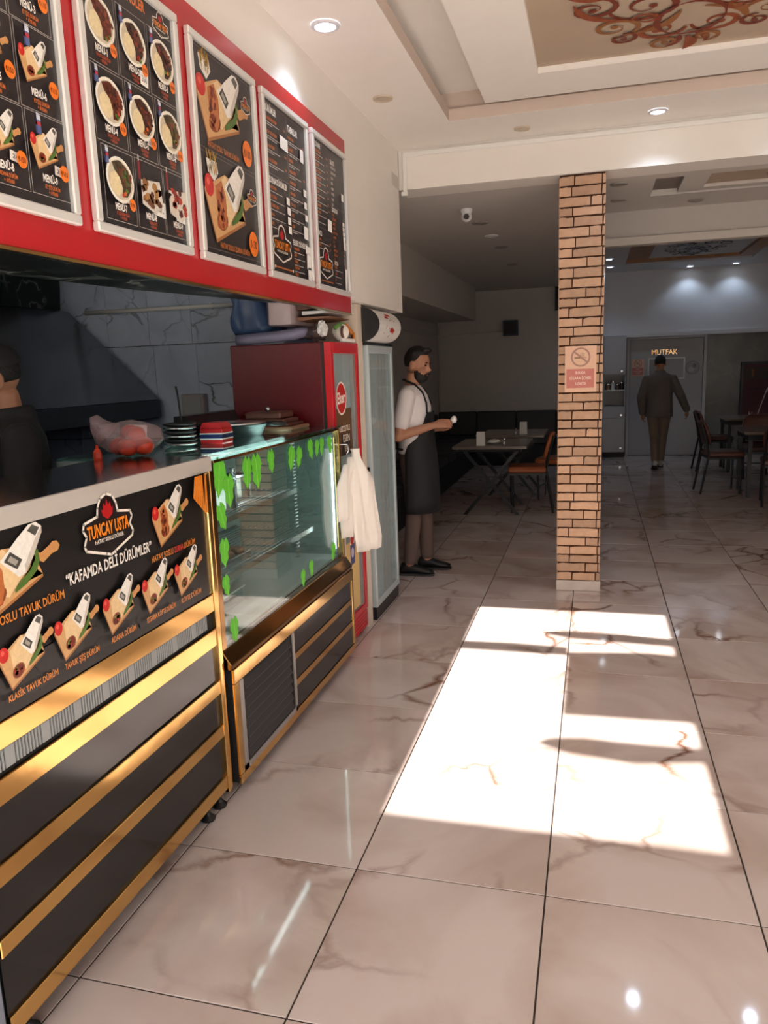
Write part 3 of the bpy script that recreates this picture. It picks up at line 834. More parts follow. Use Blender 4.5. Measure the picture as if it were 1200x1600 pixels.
# poster 1: plate menus
t, P, W, H = poster(0.337, 'dark menu poster with nine plates of rice and meat')
P.text('PORSİYON MENÜLER', W*0.38, H*0.945, 0.030, OR, w=W*0.62, al='c', bold=0.03)
logo(P, W*0.87, H*0.94, 0.085)
k = 0
kinds = ('meat', 'kebab', 'kebab', 'meat', 'kebab', 'salad', 'salad')
for r in range(3):
    for c_ in range(3):
        x = 0.006+c_*(W-0.012)/3; y = H*0.912-(r+1)*H*0.300; cw = (W-0.012)/3; ch = H*0.292; k += 1
        P.frame(x+0.002, y+0.003, cw-0.004, ch-0.006, 0.0012, '#b9b3ae')
        if k <= 7:
            plate(P, x+cw*0.53, y+ch*0.585, cw*0.435, kinds[k-1])
            can(P, x+cw*0.14, y+ch*0.86, 0.042)
            P.lay(); badge(P, x+cw*0.84, y+ch*0.29, 0.017, '₺%d' % (130+20*(k % 4)), 0.9)
        else:
            P.lay(); P.rect(x+cw*0.12, y+ch*0.70, 0.012, 0.05, '#7a1d22'); P.rect(x+cw*0.12+0.003, y+ch*0.70+0.05, 0.006, 0.016, '#b8b2ae')
            P.lay(); P.tpoly([(-0.45, 0.25), (0.4, 0.35), (0.5, -0.2), (0.1, -0.45), (-0.45, -0.3)], x+cw*0.55, y+ch*0.55, cw*0.8, 0, '#d8d0c4')
            for q in range(26):
                P.ell(x+cw*random.uniform(0.25, 0.85), y+ch*random.uniform(0.38, 0.74), 0.012, 0.010, random.choice(('#6a3a20', '#8c5a30', '#5a2c18', '#a87840') if k == 8 else ('#8c2418', '#b03a28', '#d8c8b8', '#5a1a14')), 7, jag=0.3)
                if q % 5 == 0: P.lay()
        P.lay(); P.text('MENÜ-%d' % k, x+cw*0.46, y+ch*0.165, 0.018, WH, al='c', bold=0.03)
        P.text(('TAVUK DÖNER PİLAV', 'ADANA KEBAP', 'TAVUK KANAT', 'TAVUK ŞİŞ PİLAV', 'KÖFTE PİLAV', 'CİĞER KEBAP', 'ET ŞİŞ KEBAP PİLAV', 'TABAK KÖFTE', 'ZURNA TABAK')[k-1], x+cw*0.5, y+ch*0.10, 0.0085, '#c2502a', al='c', cond=0.55); P.text('+ AYRAN', x+cw*0.5, y+ch*0.045, 0.0085, '#c2502a', al='c')
for px, py, tx, w_, h_ in ((W*0.60, H*0.66, '260', 0.04, 0.038), (W*0.62, H*0.40, '330', 0.036, 0.018), (W*0.94, H*0.40, '350', 0.03, 0.018), (W*0.305, H*0.12, '370', 0.036, 0.018), (W*0.66, H*0.13, '600TL', 0.066, 0.045), (W*0.93, H*0.13, '620', 0.055, 0.04)):
    sticker(t, P, px, py, w_, h_, tx, -0.06)
P.build('sheet', 'print', t)
# poster 2: two large wraps
t, P, W, H = poster(0.917, 'dark menu poster with two large wraps on wooden boards')
for q, y in enumerate((H*0.51, H*0.02)):
    P.frame(0.008, y+0.004, W-0.016, H*0.47, 0.0012, '#8d8784')
    P.lay(); P.tpoly([(-0.5, 0.3), (-0.38, -0.2), (0.1, -0.5), (0.5, -0.1), (0.4, 0.3)], W*0.2, y+H*0.41, 0.085, 0, '#e6e0d6')
    for e in range(22):
        a = W*0.2+random.uniform(-0.03, 0.03); b2 = y+H*0.41+random.uniform(-0.022, 0.03)
        P.line([(a, b2), (a+random.uniform(-0.012, 0.012), b2+0.026)], 0.005, random.choice(('#c8922e', '#9a7a26', '#7c6a20', '#b8862c')))
        if e % 5 == 0: P.lay()
    durum(P, 0.018 if q == 0 else 0.024, y+(0.042 if q == 0 else 0.040), 0.40 if q == 0 else 0.385, 0.265 if q == 0 else 0.285, True, 'big')
    logo(P, W*0.87, y+H*0.345, 0.075)
    badge(P, W*0.85, y+H*0.095, 0.046, '₺100' if q == 0 else '₺130', 0.86)
    P.lay(); P.text('HATAY SOSLU TAVUK DÜRÜM' if q == 0 else 'HATAY SOSLU ZURNA DÜRÜM', W*0.42 if q == 0 else W*0.5, y+0.014, 0.019, '#c8702c', w=W*0.52, al='c')
sticker(t, P, W*0.88, H*0.115, 0.046, 0.03, '130', 0.1)
P.build('sheet', 'print', t)
# a curled clear sheet catching light at the top of that poster
# poster 3 and 4: lists
def listing(P, x, y, w, items, dy, sub=True):
    for it in items:
        P.text(it[0], x, y, 0.0125, it[2] if len(it) > 2 else OR, cond=0.6)
        if it[1]: P.text(it[1], x+w, y-0.006, 0.0105, OR, al='r')
        y -= 0.0145
        if sub:
            for q in range(sub):
                P.rect(x, y+0.003, w*random.uniform(0.62, 0.9) if q == 0 else w*random.uniform(0.3, 0.55), 0.0028, '#bdb8b4')
                y -= 0.0085
        y -= dy
    return y
t, P, W, H = poster(1.487, 'dark price list poster with a large badge at its lower left')
P.text('DÜRÜMLER', 0.02, H*0.93, 0.026, WH, bold=0.03)
P.frame(0.012, H*0.305, W*0.50, H*0.675, 0.0012, GR)
yy = listing(P, 0.024, H*0.885, W*0.44, (('TAVUK DÖNER DÜRÜM', '₺90'), ('HATAY SOSLU DÜRÜM', '₺100'), ('ADANA DÜRÜM', '₺150'), ('TAVUK ŞİŞ DÜRÜM', '₺130')), 0.021, 2)
P.rect(0.012, H*0.575, W*0.5, 0.0012, GR)
P.text('ZURNA DÜRÜMLER', 0.022, H*0.525, 0.024, WH, w=W*0.42, bold=0.03)
yy = listing(P, 0.024, H*0.49, W*0.44, (('TAVUK ZURNA', ''), ('HATAY ZURNA', ''), ('ET DÖNER ZURNA', ''), ('ADANA', ''), ('KÖFTE', '')), 0.012, 1)
P.text('TABAKLAR', W*0.56, H*0.90, 0.026, WH, bold=0.03)
P.frame(W*0.535, H*0.24, W*0.445, H*0.74, 0.0012, GR)
listing(P, W*0.555, H*0.855, W*0.40, (('TAVUK TABAK', '₺150'), ('PİLAV ÜSTÜ', ''), ('İSKENDER', ''), ('KAŞARLI KÖFTE', '₺250'), ('ADANA KEBAP', '₺280'), ('URFA KEBAP', ''), ('TAVUK ŞİŞ', ''), ('ET ŞİŞ', ''), ('CİĞER', '')), 0.0135, 2)
P.text('EKMEK DÖNERLER', W*0.56, H*0.205, 0.022, WH, w=W*0.38, bold=0.03)
listing(P, W*0.57, H*0.175, W*0.36, (('YARIM EKMEK', ''), ('GOBİT', ''), ('TOMBİK', ''), ('TAM EKMEK', ''), ('KAŞARLI', '')), 0.004, 1)
logo(P, W*0.28, H*0.165, 0.185)
P.lay(); P.rect(0.045, H*0.028, W*0.40, 0.006, '#b86a34'); P.ell(0.04, H*0.033, 0.007, 0.007, WH, 10); P.ell(0.052+W*0.4, H*0.033, 0.007, 0.007, WH, 10)
for px, py, w_, h_ in ((W*0.43, H*0.80, 0.085, 0.05), (W*0.88, H*0.80, 0.04, 0.055), (W*0.92, H*0.57, 0.036, 0.03), (W*0.92, H*0.49, 0.032, 0.028), (W*0.93, H*0.41, 0.032, 0.028), (W*0.46, H*0.46, 0.034, 0.03), (W*0.47, H*0.40, 0.034, 0.03), (W*0.47, H*0.34, 0.034, 0.03), (W*0.475, H*0.285, 0.034, 0.03), (W*0.90, H*0.31, 0.055, 0.055), (W*0.93, H*0.20, 0.06, 0.035), (W*0.94, H*0.125, 0.05, 0.07), (W*0.95, H*0.045, 0.042, 0.055)):
    sticker(t, P, px, py, w_, h_, '', -0.05)
P.build('sheet', 'print', t)
t, P, W, H = poster(2.05, 'dark price list poster at the far right end of the red board')
P.text('ET DÖNER', 0.02, H*0.945, 0.022, WH, bold=0.03)
P.frame(0.012, H*0.40, W*0.47, H*0.58, 0.0012, GR)
listing(P, 0.022, H*0.91, W*0.40, [(n_, p_) for n_, p_ in (('ET DÖNER DÜRÜM', '₺160'), ('ET PİLAV ÜSTÜ', '₺220'), ('ET İSKENDER', '₺280'), ('TABAK ET DÖNER', '₺260'), ('KAŞARLI DÜRÜM', '₺180'), ('SOSLU DÜRÜM', '₺170'), ('ET GOBİT', '₺160'), ('ET TOMBİK', '₺150'), ('YARIM EKMEK', '₺140'), ('TAM EKMEK', ''), ('SERVİS', ''))], 0.0075, 1)
P.text('TATLI', 0.03, H*0.345, 0.022, WH, bold=0.03)
listing(P, 0.03, H*0.31, W*0.38, (('KÜNEFE', '₺80'), ('SÜTLAÇ', '₺60')), 0.003, 1)
P.text('SALATA', W*0.54, H*0.895, 0.022, WH, bold=0.03)
listing(P, W*0.55, H*0.865, W*0.38, [(a, '', '#cfc6bc') for a in ('MEVSİM SALATA', 'ÇOBAN SALATA', 'CACIK', 'EZME', 'HUMUS', 'PATATES', 'ÇORBA', 'PİLAV', 'TURŞU')], 0.0105, 0)
P.rect(W*0.53, H*0.60, W*0.44, 0.0012, GR)
P.text('İÇECEKLER', W*0.54, H*0.56, 0.020, WH, bold=0.03)
listing(P, W*0.55, H*0.53, W*0.38, [(a, b_) for a, b_ in (('KOLA', ''), ('LİMONATA', ''), ('GAZOZ', ''), ('AYRAN', ''), ('BÜYÜK AYRAN', ''), ('ŞALGAM', ''), ('SU', ''), ('SODA', '₺15'), ('MEYVE SUYU', '₺25'), ('SOĞUK ÇAY', '₺25'), ('ÇAY', '₺10'), ('KAHVE', '₺40'))], 0.007, 0)
P.text('EKSTRA', W*0.56, H*0.175, 0.018, WH, bold=0.03)
listing(P, W*0.56, H*0.15, W*0.30, (('KAŞAR', ''), ('LAVAŞ', ''), ('SOS', '')), 0.008, 1)
logo(P, W*0.27, H*0.145, 0.18)
P.lay(); P.rect(0.045, H*0.028, W*0.38, 0.006, '#b86a34')
for px, py, w_, h_ in ((W*0.42, H*0.44, 0.06, 0.055), (W*0.90, H*0.70, 0.035, 0.035), (W*0.90, H*0.50, 0.03, 0.02), (W*0.90, H*0.465, 0.03, 0.02), (W*0.905, H*0.43, 0.03, 0.02), (W*0.91, H*0.39, 0.03, 0.028), (W*0.92, H*0.34, 0.034, 0.04), (W*0.93, H*0.085, 0.03, 0.11)):
    sticker(t, P, px, py, w_, h_, '', -0.05)
P.build('sheet', 'print', t)

# ================================================================== SERVICE COUNTER
XF = 0.02
ct = thing('service_counter', 'long counter with black food banner and gold rails under the posters', 'counter', (-0.16, 0.32, 0))
B(-0.36, XF-0.006, -0.275, 0.884, 0.085, 1.262).build('body', 'black_matte', ct)
B(-0.372, XF+0.004, -0.28, 0.905, 1.262, 1.311).build('worktop', 'counter_steel', ct, bevel=0.003)
B(XF+0.0045, XF+0.008, -0.28, 0.905, 1.260, 1.3095).build('fascia', 'fascia_steel', ct)
B(XF-0.0055, XF+0.004, -0.27, 0.842, 0.829, 1.258).build('banner_panel', 'black_gloss', ct)
for za, zb in ((0.766, 0.828), (0.638, 0.700), (0.453, 0.504), (0.286, 0.331), (0.078, 0.130)):
    B(XF-0.006, XF+0.010, -0.272, 0.843, za, zb).build('gold_rail', 'gold', ct, bevel=0.002)
for za, zb in ((0.504, 0.638), (0.331, 0.453), (0.130, 0.286)):
    B(XF-0.006, XF+0.001, -0.27, 0.842, za+0.001, zb-0.001).build('black_panel', 'black_gloss', ct)
B(XF-0.006, XF-0.001, -0.27, 0.842, 0.701, 0.765).build('vent_backing', 'charcoal', ct)
vs = MB(); y = -0.265; k = 0
while y < 0.80:
    wd = 0.030 if k % 9 == 8 else 0.0055
    vs.box(XF-0.002, XF+0.003, y, y+wd, 0.712, 0.762)
    y += wd+0.0055; k += 1
o = vs.build('vent_slat', 'slot_grey', ct); o['kind'] = 'stuff'
MB().box(XF-0.02, XF+0.014, 0.843, 0.862, 0.06, 1.258).box(XF-0.02, XF+0.008, 0.862, 0.886, 0.06, 1.258).build('corner_post', 'gold', ct, bevel=0.003)
for y in (-0.18, 0.755, 0.845):
    MB().lathe([(0.007, 0.02), (0.007, 0.085)], -0.012, y, 10).lathe([(0.026, 0.0), (0.028, 0.008), (0.014, 0.02), (0.008, 0.03)], -0.012, y, 16).build('foot', 'black_plastic', ct, smooth=False)
MB().lathe([(0.026, 0.0), (0.028, 0.008), (0.012, 0.03), (0.008, 0.085)], -0.3, -0.1, 12).build('foot', 'black_plastic', ct)
MB().lathe([(0.026, 0.0), (0.028, 0.008), (0.012, 0.03), (0.008, 0.085)], -0.3, 0.82, 12).build('foot', 'black_plastic', ct)
# printed banner
P = Print((XF+0.0044, -0.27, 0.829), YU, ZV)
W, H = 1.112, 0.429
r = 0.03
P.poly([(0, 0), (W-r, 0), (W-r*0.3, r*0.3), (W, r), (W, H), (0, H)], '#141313')
P.lay()
for q in range(26):   # smoky lighter clouds printed on the banner
    P.ell(random.uniform(0.14, W*0.85), random.uniform(0.045, 0.10), random.uniform(0.06, 0.13), random.uniform(0.02, 0.04), random.choice(('#242323', '#2b2a2a', '#1d1c1c')), 14, jag=0.15); P.lay()
durum(P, 0.02, 0.235, 0.325, 0.192, True, 'big')
P.lay(); P.text('HATAY SOSLU TAVUK DÜRÜM', 0.03, 0.218, 0.022, '#d9822f', w=0.315)
logo(P, 0.556, 0.352, 0.212)
P.lay(); P.text('“KAFAMDA DELİ DÜRÜMLER”', 0.357, 0.243, 0.031, '#efe8e0', w=0.398, bold=0.022)
durum(P, 0.772, 0.247, 0.218, 0.170, True, 'big')
P.lay(); P.text('HATAY SOSLU', 0.747, 0.206, 0.019, '#d9822f', w=0.125); P.text('ZURNA', 0.878, 0.206, 0.019, '#d4392a', w=0.058); P.text('DÜRÜM', 0.942, 0.206, 0.019, '#d9822f', w=0.07)
for x, w_, tx, tx0, tw in ((0.100, 0.185, 'KLASİK TAVUK DÜRÜM', 0.114, 0.172), (0.288, 0.180, 'TAVUK ŞİŞ DÜRÜM', 0.311, 0.142), (0.485, 0.180, 'ADANA DÜRÜM', 0.506, 0.121), (0.674, 0.178, 'IZGARA KÖFTE DÜRÜM', 0.684, 0.165), (0.858, 0.180, 'KÖFTE DÜRÜM', 0.884, 0.13)):
    durum(P, x, 0.064, w_, 0.142)
    P.lay(); P.text(tx, tx0, 0.036, 0.016, '#d9822f', w=tw)
for q in range(7):
    x = 1.012+q*0.014
    P.poly([(x, 0.36-0.012*q), (x+0.012, 0.35-0.012*q), (x+0.034, 0.428), (x+0.018, 0.428)] if x < 1.07 else [(x, 0.30), (x+0.010, 0.29), (x+0.012, 0.428), (x, 0.428)], '#e8862a')
P.build('banner_print', 'print', ct)

# shopfront frame post cut by the lower left corner
sf = thing('shopfront_post', 'dark blue grey shopfront frame post at the lower left corner', 'door frame', (-0.03, -0.33, 0))
B(-0.14, 0.022, -0.38, -0.286, -0.03, 2.86).build('post', 'frame_dark', sf, bevel=0.004)
B(0.0225, 0.030, -0.33, -0.286, -0.02, 2.86).build('edge_profile', 'frame_edge', sf, bevel=0.002)

# ================================================================== DISPLAY CASE
dc = thing('display_case', 'glass fronted chilled display case with gold trim beside the red fridge', 'display case', (-0.28, 1.66, 0))
Y0, Y1 = 0.915, 2.375
GX = 0.012
FB = 0.047
D = -0.62
B(D, FB-0.008, Y0+0.01, Y1, 0.055, 0.515).build('base', 'black_matte', dc)
MB().prism([(GX-0.03, 0.515), (FB, 0.515), (FB+0.002, 0.535), (GX+0.004, 0.585), (GX-0.03, 0.585)], 'y', Y0-0.012, Y1+0.012).build('ledge', 'dark_gold', dc, bevel=0.003)
B(FB-0.008, FB+0.004, Y0, Y1+0.012, 0.458, 0.514).build('gold_band', 'gold', dc, bevel=0.002)
B(FB-0.008, FB+0.004, Y0, Y1+0.012, 0.055, 0.092).build('gold_band', 'gold', dc, bevel=0.002)
B(FB-0.008, FB+0.004, Y0, Y0+0.035, 0.0925, 0.4575).build('gold_stile', 'gold', dc, bevel=0.002)
B(FB-0.008, FB+0.004, Y1-0.02, Y1+0.012, 0.0925, 0.4575).build('gold_stile', 'gold', dc, bevel=0.002)
# condenser grille
gy0, gy1 = Y0+0.036, 1.50
gr = B(FB-0.0078, FB+0.001, gy0, gy1, 0.0925, 0.4575).build('vent_grille', 'charcoal', dc)
MB().box(FB+0.0012, FB+0.006, gy0, gy0+0.03, 0.0925, 0.457).box(FB+0.0012, FB+0.006, gy1-0.022, gy1, 0.0925, 0.457).box(FB+0.0012, FB+0.006, gy0, gy1, 0.0925, 0.115).build('grille_frame', 'grey_metal', gr)
for k in range(8):
    z = 0.128+k*0.040
    MB().prism([(FB+0.0012, z), (FB+0.012, z+0.004), (FB+0.013, z+0.009), (FB+0.0012, z+0.036)], 'y', gy0+0.032, gy1-0.06).build('slat', 'grille_black', gr)
for za, zb in ((0.0925, 0.20), (0.23, 0.325), (0.355, 0.4575)):
    B(FB-0.0078, FB-0.001, gy1+0.003, Y1-0.021, za+0.001, zb-0.001).build('black_panel', 'black_gloss', dc)
for za, zb in ((0.20, 0.23), (0.325, 0.355)):
    B(FB-0.0078, FB+0.003, gy1+0.002, Y1-0.021, za, zb).build('gold_bar', 'gold', dc, bevel=0.0015)
for x in (-0.02, -0.5):
    for y in (Y0+0.12, 2.24):
        MB().lathe([(0.022, 0.0), (0.022, 0.01), (0.009, 0.02), (0.009, 0.056)], x, y, 12).build('foot', 'black_plastic', dc)
# cabinet above
MB().box(GX-0.035, GX+0.003, Y0-0.006, Y0+0.030, 0.586, 1.292).build('corner_post', 'dark_gold', dc, bevel=0.003)
MB().box(GX-0.03, GX+0.003, Y1-0.022, Y1, 0.586, 1.292).build('corner_post', 'gold', dc, bevel=0.003)
MB().box(GX-0.02, GX+0.003, Y0+0.031, Y1-0.023, 1.280, 1.292).build('top_rail', 'dark_gold', dc, bevel=0.001)
B(GX-0.006, GX, Y0+0.031, Y1-0.023, 0.586, 1.2795).build('front_pane', 'case_glass', dc)
B(D+0.02, GX-0.036, Y1-0.008, Y1-0.002, 0.586, 1.2915).build('end_pane', 'end_glass', dc)
B(D, GX+0.012, Y0-0.004, Y1+0.01, 1.2925, 1.302).build('top_pane', 'top_glass', dc, bevel=0.001)
B(D+0.02, GX-0.036, Y0-0.002, Y0+0.004, 0.586, 1.2915).build('end_pane', 'dark_inside', dc)
B(D+0.005, D+0.019, Y0, Y1, 0.586, 1.2915).build('back_door', 'dark_inside', dc)
B(D+0.02, GX-0.036, Y0+0.005, Y1-0.01, 0.586, 0.60).build('deck', 'shelf_white', dc)
for z, ye in ((1.02, 2.0), (0.785, 2.2)):
    xs = -0.10
    sh = B(xs-0.004, xs+0.004, Y0+0.05, ye, z-0.018, z+0.006).build('shelf', 'steel', dc)
    rods = MB()
    for k in range(16):
        x = xs-0.015-0.028*k
        rods.tube([(x, Y0+0.05, z), (x, ye, z)], 0.0028, 5)
    for y in (Y0+0.06, (Y0+ye)/2, ye-0.01):
        rods.tube([(xs-0.005, y, z-0.004), (xs-0.44, y, z-0.004)], 0.003, 5)
    o = rods.build('rod', 'steel', sh); o['kind'] = 'stuff'
    B(xs-0.45, xs-0.442, Y0+0.05, ye, z-0.012, z+0.004).build('rear_rail', 'steel', sh)
for y in (2.05, 2.1):
    coil = MB()
    for k in range(34):
        z = 0.66+k*0.0175
        coil.box(-0.135, -0.125, y-0.018, y+0.018, z, z+0.006)
    o = coil.build('bar_stack', 'steel', dc); o['kind'] = 'stuff'  # column of thin steel bars inside the case
    break
MB().tube([(-0.20, Y0+0.13, 1.262), (-0.20, 2.10, 1.262)], 0.010, 10).build('light_tube', 'tube_on', dc)
for y in (Y0+0.12, 2.11):
    B(-0.215, -0.185, y-0.01, y+0.01, 1.25, 1.2915).build('tube_socket', 'white_plastic', dc)
MB().tube([(-0.025, 2.335, 0.64), (-0.025, 2.335, 1.24)], 0.006, 8).build('light_tube', 'tube_soft', dc)
# leaf stickers
def leafsticker(y, z, s, rot):
    q = Print((GX+0.0008, y, z), YU, ZV)
    pts = [(0, -0.5), (0.10, -0.36), (0.24, -0.22), (0.22, -0.05), (0.34, 0.12), (0.26, 0.32), (0.12, 0.46), (0.02, 0.34), (-0.10, 0.48), (-0.27, 0.30), (-0.33, 0.10), (-0.22, -0.04), (-0.26, -0.22), (-0.10, -0.36)]
    c, s_ = cos(rot), sin(rot); n = len(pts)
    V = [(s*(a*c-b*s_), s*(a*s_+b*c)) for a, b in pts]+[(0, 0)]
    q.put(V, [(i, (i+1) % n, n) for i in range(n)], '#5fc22e'); q.lay()
    q.line([(s*0.42*s_, -s*0.42*c), (-s*0.3*s_, s*0.3*c)], s*0.03, '#8edb55')
    return q.build('leaf_sticker', 'print_matte', dc)
LS = [(0.985, 1.225, .17), (1.055, 1.165, .15), (1.221, 1.21, .15), (1.31, 1.205, .17), (1.459, 1.225, .12), (1.686, 1.212, .135), (1.779, 1.205, .12), (1.934, 1.225, .12), (2.02, 1.22, .10), (2.09, 1.222, .11), (0.985, 1.08, .13), (0.985, 0.945, .13), (0.98, 0.82, .10), (1.748, 0.637, .10), (1.862, 0.655, .10), (2.19, 0.66, .12), (1.02, 0.635, .12), (2.215, 1.215, .12)]
random.seed(3)
for y, z, s_ in LS: leafsticker(y, z, s_*0.92, random.uniform(-0.4, 0.4))
# a spare wall seen through the case: things inside
def pot(x, y, z, r, h, label):
    p = thing('steel_pot', label, 'pot', (x, y, z), 'steel pots inside the display case')
    MB().lathe([(r*0.96, z), (r, z+0.006), (r, z+h), (r*1.04, z+h+0.003), (r*0.97, z+h+0.001), (r*0.95, z+0.012)], x, y, 28).build('bowl', 'steel', p, smooth=False)
    MB().tube([(x-r, y, z+h*0.8), (x-r-0.03, y, z+h*0.82), (x-r-0.03, y+0.04, z+h*0.82), (x-r, y+0.04, z+h*0.8)], 0.004, 6).build('handle', 'steel', p)
    MB().lathe([(r*1.03, z+h+0.0035), (r*0.9, z+h+0.012), (0.012, z+h+0.02), (0.012, z+h+0.035), (0.02, z+h+0.04)], x, y, 28).build('lid', 'steel', p)
pot(-0.22, 1.40, 1.0275, 0.085, 0.12, 'lidded steel pot nearest the glass on the upper case shelf')
pot(-0.28, 1.68, 1.0275, 0.08, 0.10, 'smaller lidded steel pot farther along the upper case shelf')
tr = thing('food_tray', 'shallow steel tray of reddish food on the lower case shelf', 'tray', (-0.3, 1.35, 0.7925))
B(-0.45, -0.15, 1.15, 1.55, 0.7925, 0.82).build('pan', 'steel', tr, bevel=0.004)
m = MB(); random.seed(5)
for q in range(40):
    m.ell((random.uniform(-0.43, -0.17), random.uniform(1.17, 1.53), 0.828), (0.022, 0.026, 0.014), 8, 5)
o = m.build('food', 'wood_board', tr); o['kind'] = 'stuff'
tr = thing('clear_food_box', 'clear lidded plastic box on the white floor of the display case', 'food box', (-0.3, 1.30, 0.6))
B(-0.42, -0.16, 1.14, 1.46, 0.6005, 0.672).build('box', 'clear_glass', tr, bevel=0.006)
B(-0.43, -0.15, 1.13, 1.47, 0.6725, 0.68).build('lid', 'paper_white', tr, bevel=0.002)

# ================================================================== RED DRINKS FRIDGE
rf = thing('red_fridge', 'red drinks fridge with glass door between the display case and white post', 'fridge', (-0.3, 2.65, 0))
fx, fy0, fy1 = -0.02, 2.392, 2.885
B(-0.60, fx-0.055, fy0, fy1, 0.02, 1.742).build('cabinet', 'dark_red_metal', rf, bevel=0.006)
B(fx-0.0545, fx-0.041, fy0+0.004, fy1-0.004, 0.14, 1.735).build('gasket', 'black_plastic', rf)
d = MB()
for a in ((fy0, fy0+0.042, 0.135, 1.742), (fy1-0.042, fy1, 0.135, 1.742), (fy0+0.042, fy1-0.042, 1.682, 1.742), (fy0+0.042, fy1-0.042, 0.135, 0.175)):
    d.box(fx-0.04, fx, a[0], a[1], a[2], a[3])
dr = d.build('door', 'red_metal', rf, bevel=0.003)
B(fx-0.03, fx-0.012, fy0+0.043, fy1-0.043, 0.176, 1.681).build('glass_pane', 'fridge_glass', dr)
B(fx-0.0402, fx-0.031, fy0+0.043, fy1-0.043, 0.176, 1.681).build('inner_liner', 'fridge_inside', dr)
B(fx-0.031, fx-0.008, fy1-0.085, fy1-0.0435, 0.176, 1.681).build('inner_frame', 'grey_metal', dr)
B(fx+0.0005, fx+0.016, fy1-0.030, fy1-0.010, 0.70, 0.80).build('handle', 'red_metal', dr, bevel=0.004)
k_ = B(fx-0.05, fx-0.004, fy0, fy1, 0.02, 0.128).build('kick_panel', 'red_metal', rf, bevel=0.003)
for q in range(4):
    B(fx-0.0035, fx, fy0+0.03, fy1-0.03, 0.030+q*0.022, 0.042+q*0.022).build('louvre', 'red_metal', k_)
# round logo and advert printed on the door glass
P = Print((fx-0.0115, 2.57, 1.438), YU, ZV)
P.ell(0, 0, 0.092, 0.092, '#f2e7de', 32); P.lay(); P.ell(0, 0, 0.082, 0.082, '#c0201e', 32); P.lay()
P.text('Eker', 0, -0.025, 0.062, '#f4ece2', w=0.135, al='c', rot=0.06, bold=0.03)
P.build('round_logo', 'print_matte', dr)
P = Print((fx-0.0118, fy0+0.05, 1.12), YU, ZV)
P.rect(0, 0, 0.30, 0.26, '#6a4a30'); P.lay()
for q in range(7):
    P.rect(q*0.043, 0.0, 0.003, 0.26, '#3f2a1c')
P.lay(2); P.rect(0.10, 0, 0.16, 0.12, '#241a18')
P.lay(); P.text('LEZZETLE', 0.07, 0.135, 0.03, '#eadfd0', w=0.19); P.text('ESEN', 0.13, 0.075, 0.042, '#eadfd0', w=0.12); P.text('ŞEFFAF', 0.15, 0.02, 0.032, '#c9b9a8', w=0.09)
P.build('advert', 'print_matte', dr)
P = Print((fx-0.0118, fy0+0.05, 0.19), YU, ZV)
P.rect(0, 0, 0.33, 0.42, '#d9b878'); P.lay(); P.rect(0, 0.36, 0.10, 0.28, '#d8c6b4'); P.lay(); P.ell(0.06, 0.56, 0.035, 0.04, '#d8a39a'); P.rect(0.02, 0.16, 0.07, 0.13, '#9a3a2c')
P.lay(); P.rect(0.17, 0.28, 0.085, 0.20, '#4a5080'); P.lay(); P.rect(0.17, 0.40, 0.085, 0.08, '#e6ded6'); P.lay(); P.ell(0.212, 0.43, 0.034, 0.034, '#b83028'); P.ell(0.212, 0.35, 0.026, 0.03, '#c8c0d0'); P.rect(0.18, 0.48, 0.05, 0.025, '#efeae4')
P.build('advert', 'print_matte', dr)

# ================================================================== TALL COOLER
cf = thing('tall_cooler', 'narrow tall grey framed cooler with rounded black and white header', 'fridge', (-0.3, 3.33, 0))
cx, cy0, cy1 = 0.0, 3.03, 3.615
B(-0.56, cx-0.045, cy0, cy1, 0.02, 1.735).build('cabinet', 'grey_metal', cf, bevel=0.004)
d = MB(); fw = 0.04
for a in ((cy0, cy0+fw*0.6, 0.085, 1.735), (cy1-fw, cy1, 0.085, 1.735), (cy0+fw*0.6, cy1-fw, 1.688, 1.735), (cy0+fw*0.6, cy1-fw, 0.085, 0.125)):
    d.box(cx-0.044, cx, a[0], a[1], a[2], a[3])
dr = d.build('door', 'fridge_frame', cf, bevel=0.003)
B(cx-0.02, cx-0.008, cy0+fw*0.6, cy1-fw, 0.1255, 1.6875).build('glass_pane', 'fridge_glass', dr)
B(cx-0.0442, cx-0.038, cy0+fw*0.6, cy1-fw, 0.1255, 1.6875).build('inner_liner', 'fridge_inside', dr)
for y in (cy0+0.30, cy0+0.38, cy0+0.45):
    B(cx-0.0378, cx-0.028, y, y+0.03, 0.1255, 1.6875).build('inner_seam', 'grey_metal', dr)
B(cx-0.044, cx-0.015, cy0-0.016, cy0-0.0005, 0.86, 0.995).build('handle', 'black_plastic', dr, bevel=0.004)
B(-0.55, cx-0.008, cy0+0.004, cy1-0.004, 0.0, 0.0845).build('kick_panel', 'black_plastic', cf)
hp = []
for q in range(15):
    a = -pi/2+pi*q/14
    hp.append((-0.03+0.115*cos(a), 1.855+0.10*sin(a)))
hd = MB().prism([(-0.30, 1.755)]+hp+[(-0.30, 1.955)], 'y', cy0-0.035, cy1-0.08).build('header', 'white_plastic', cf)
for y in (cy0-0.047, cy1-0.079):
    MB().prism([(-0.305, 1.752)]+[((a+0.03)*1.03-0.03, (b-1.855)*1.02+1.855) for a, b in hp]+[(-0.305, 1.958)], 'y', y, y+0.0115).build('header_end', 'black_plastic', cf)
B(-0.28, cx-0.006, cy0-0.02, cy1+0.01, 1.736, 1.7515).build('header_base', 'black_plastic', cf)
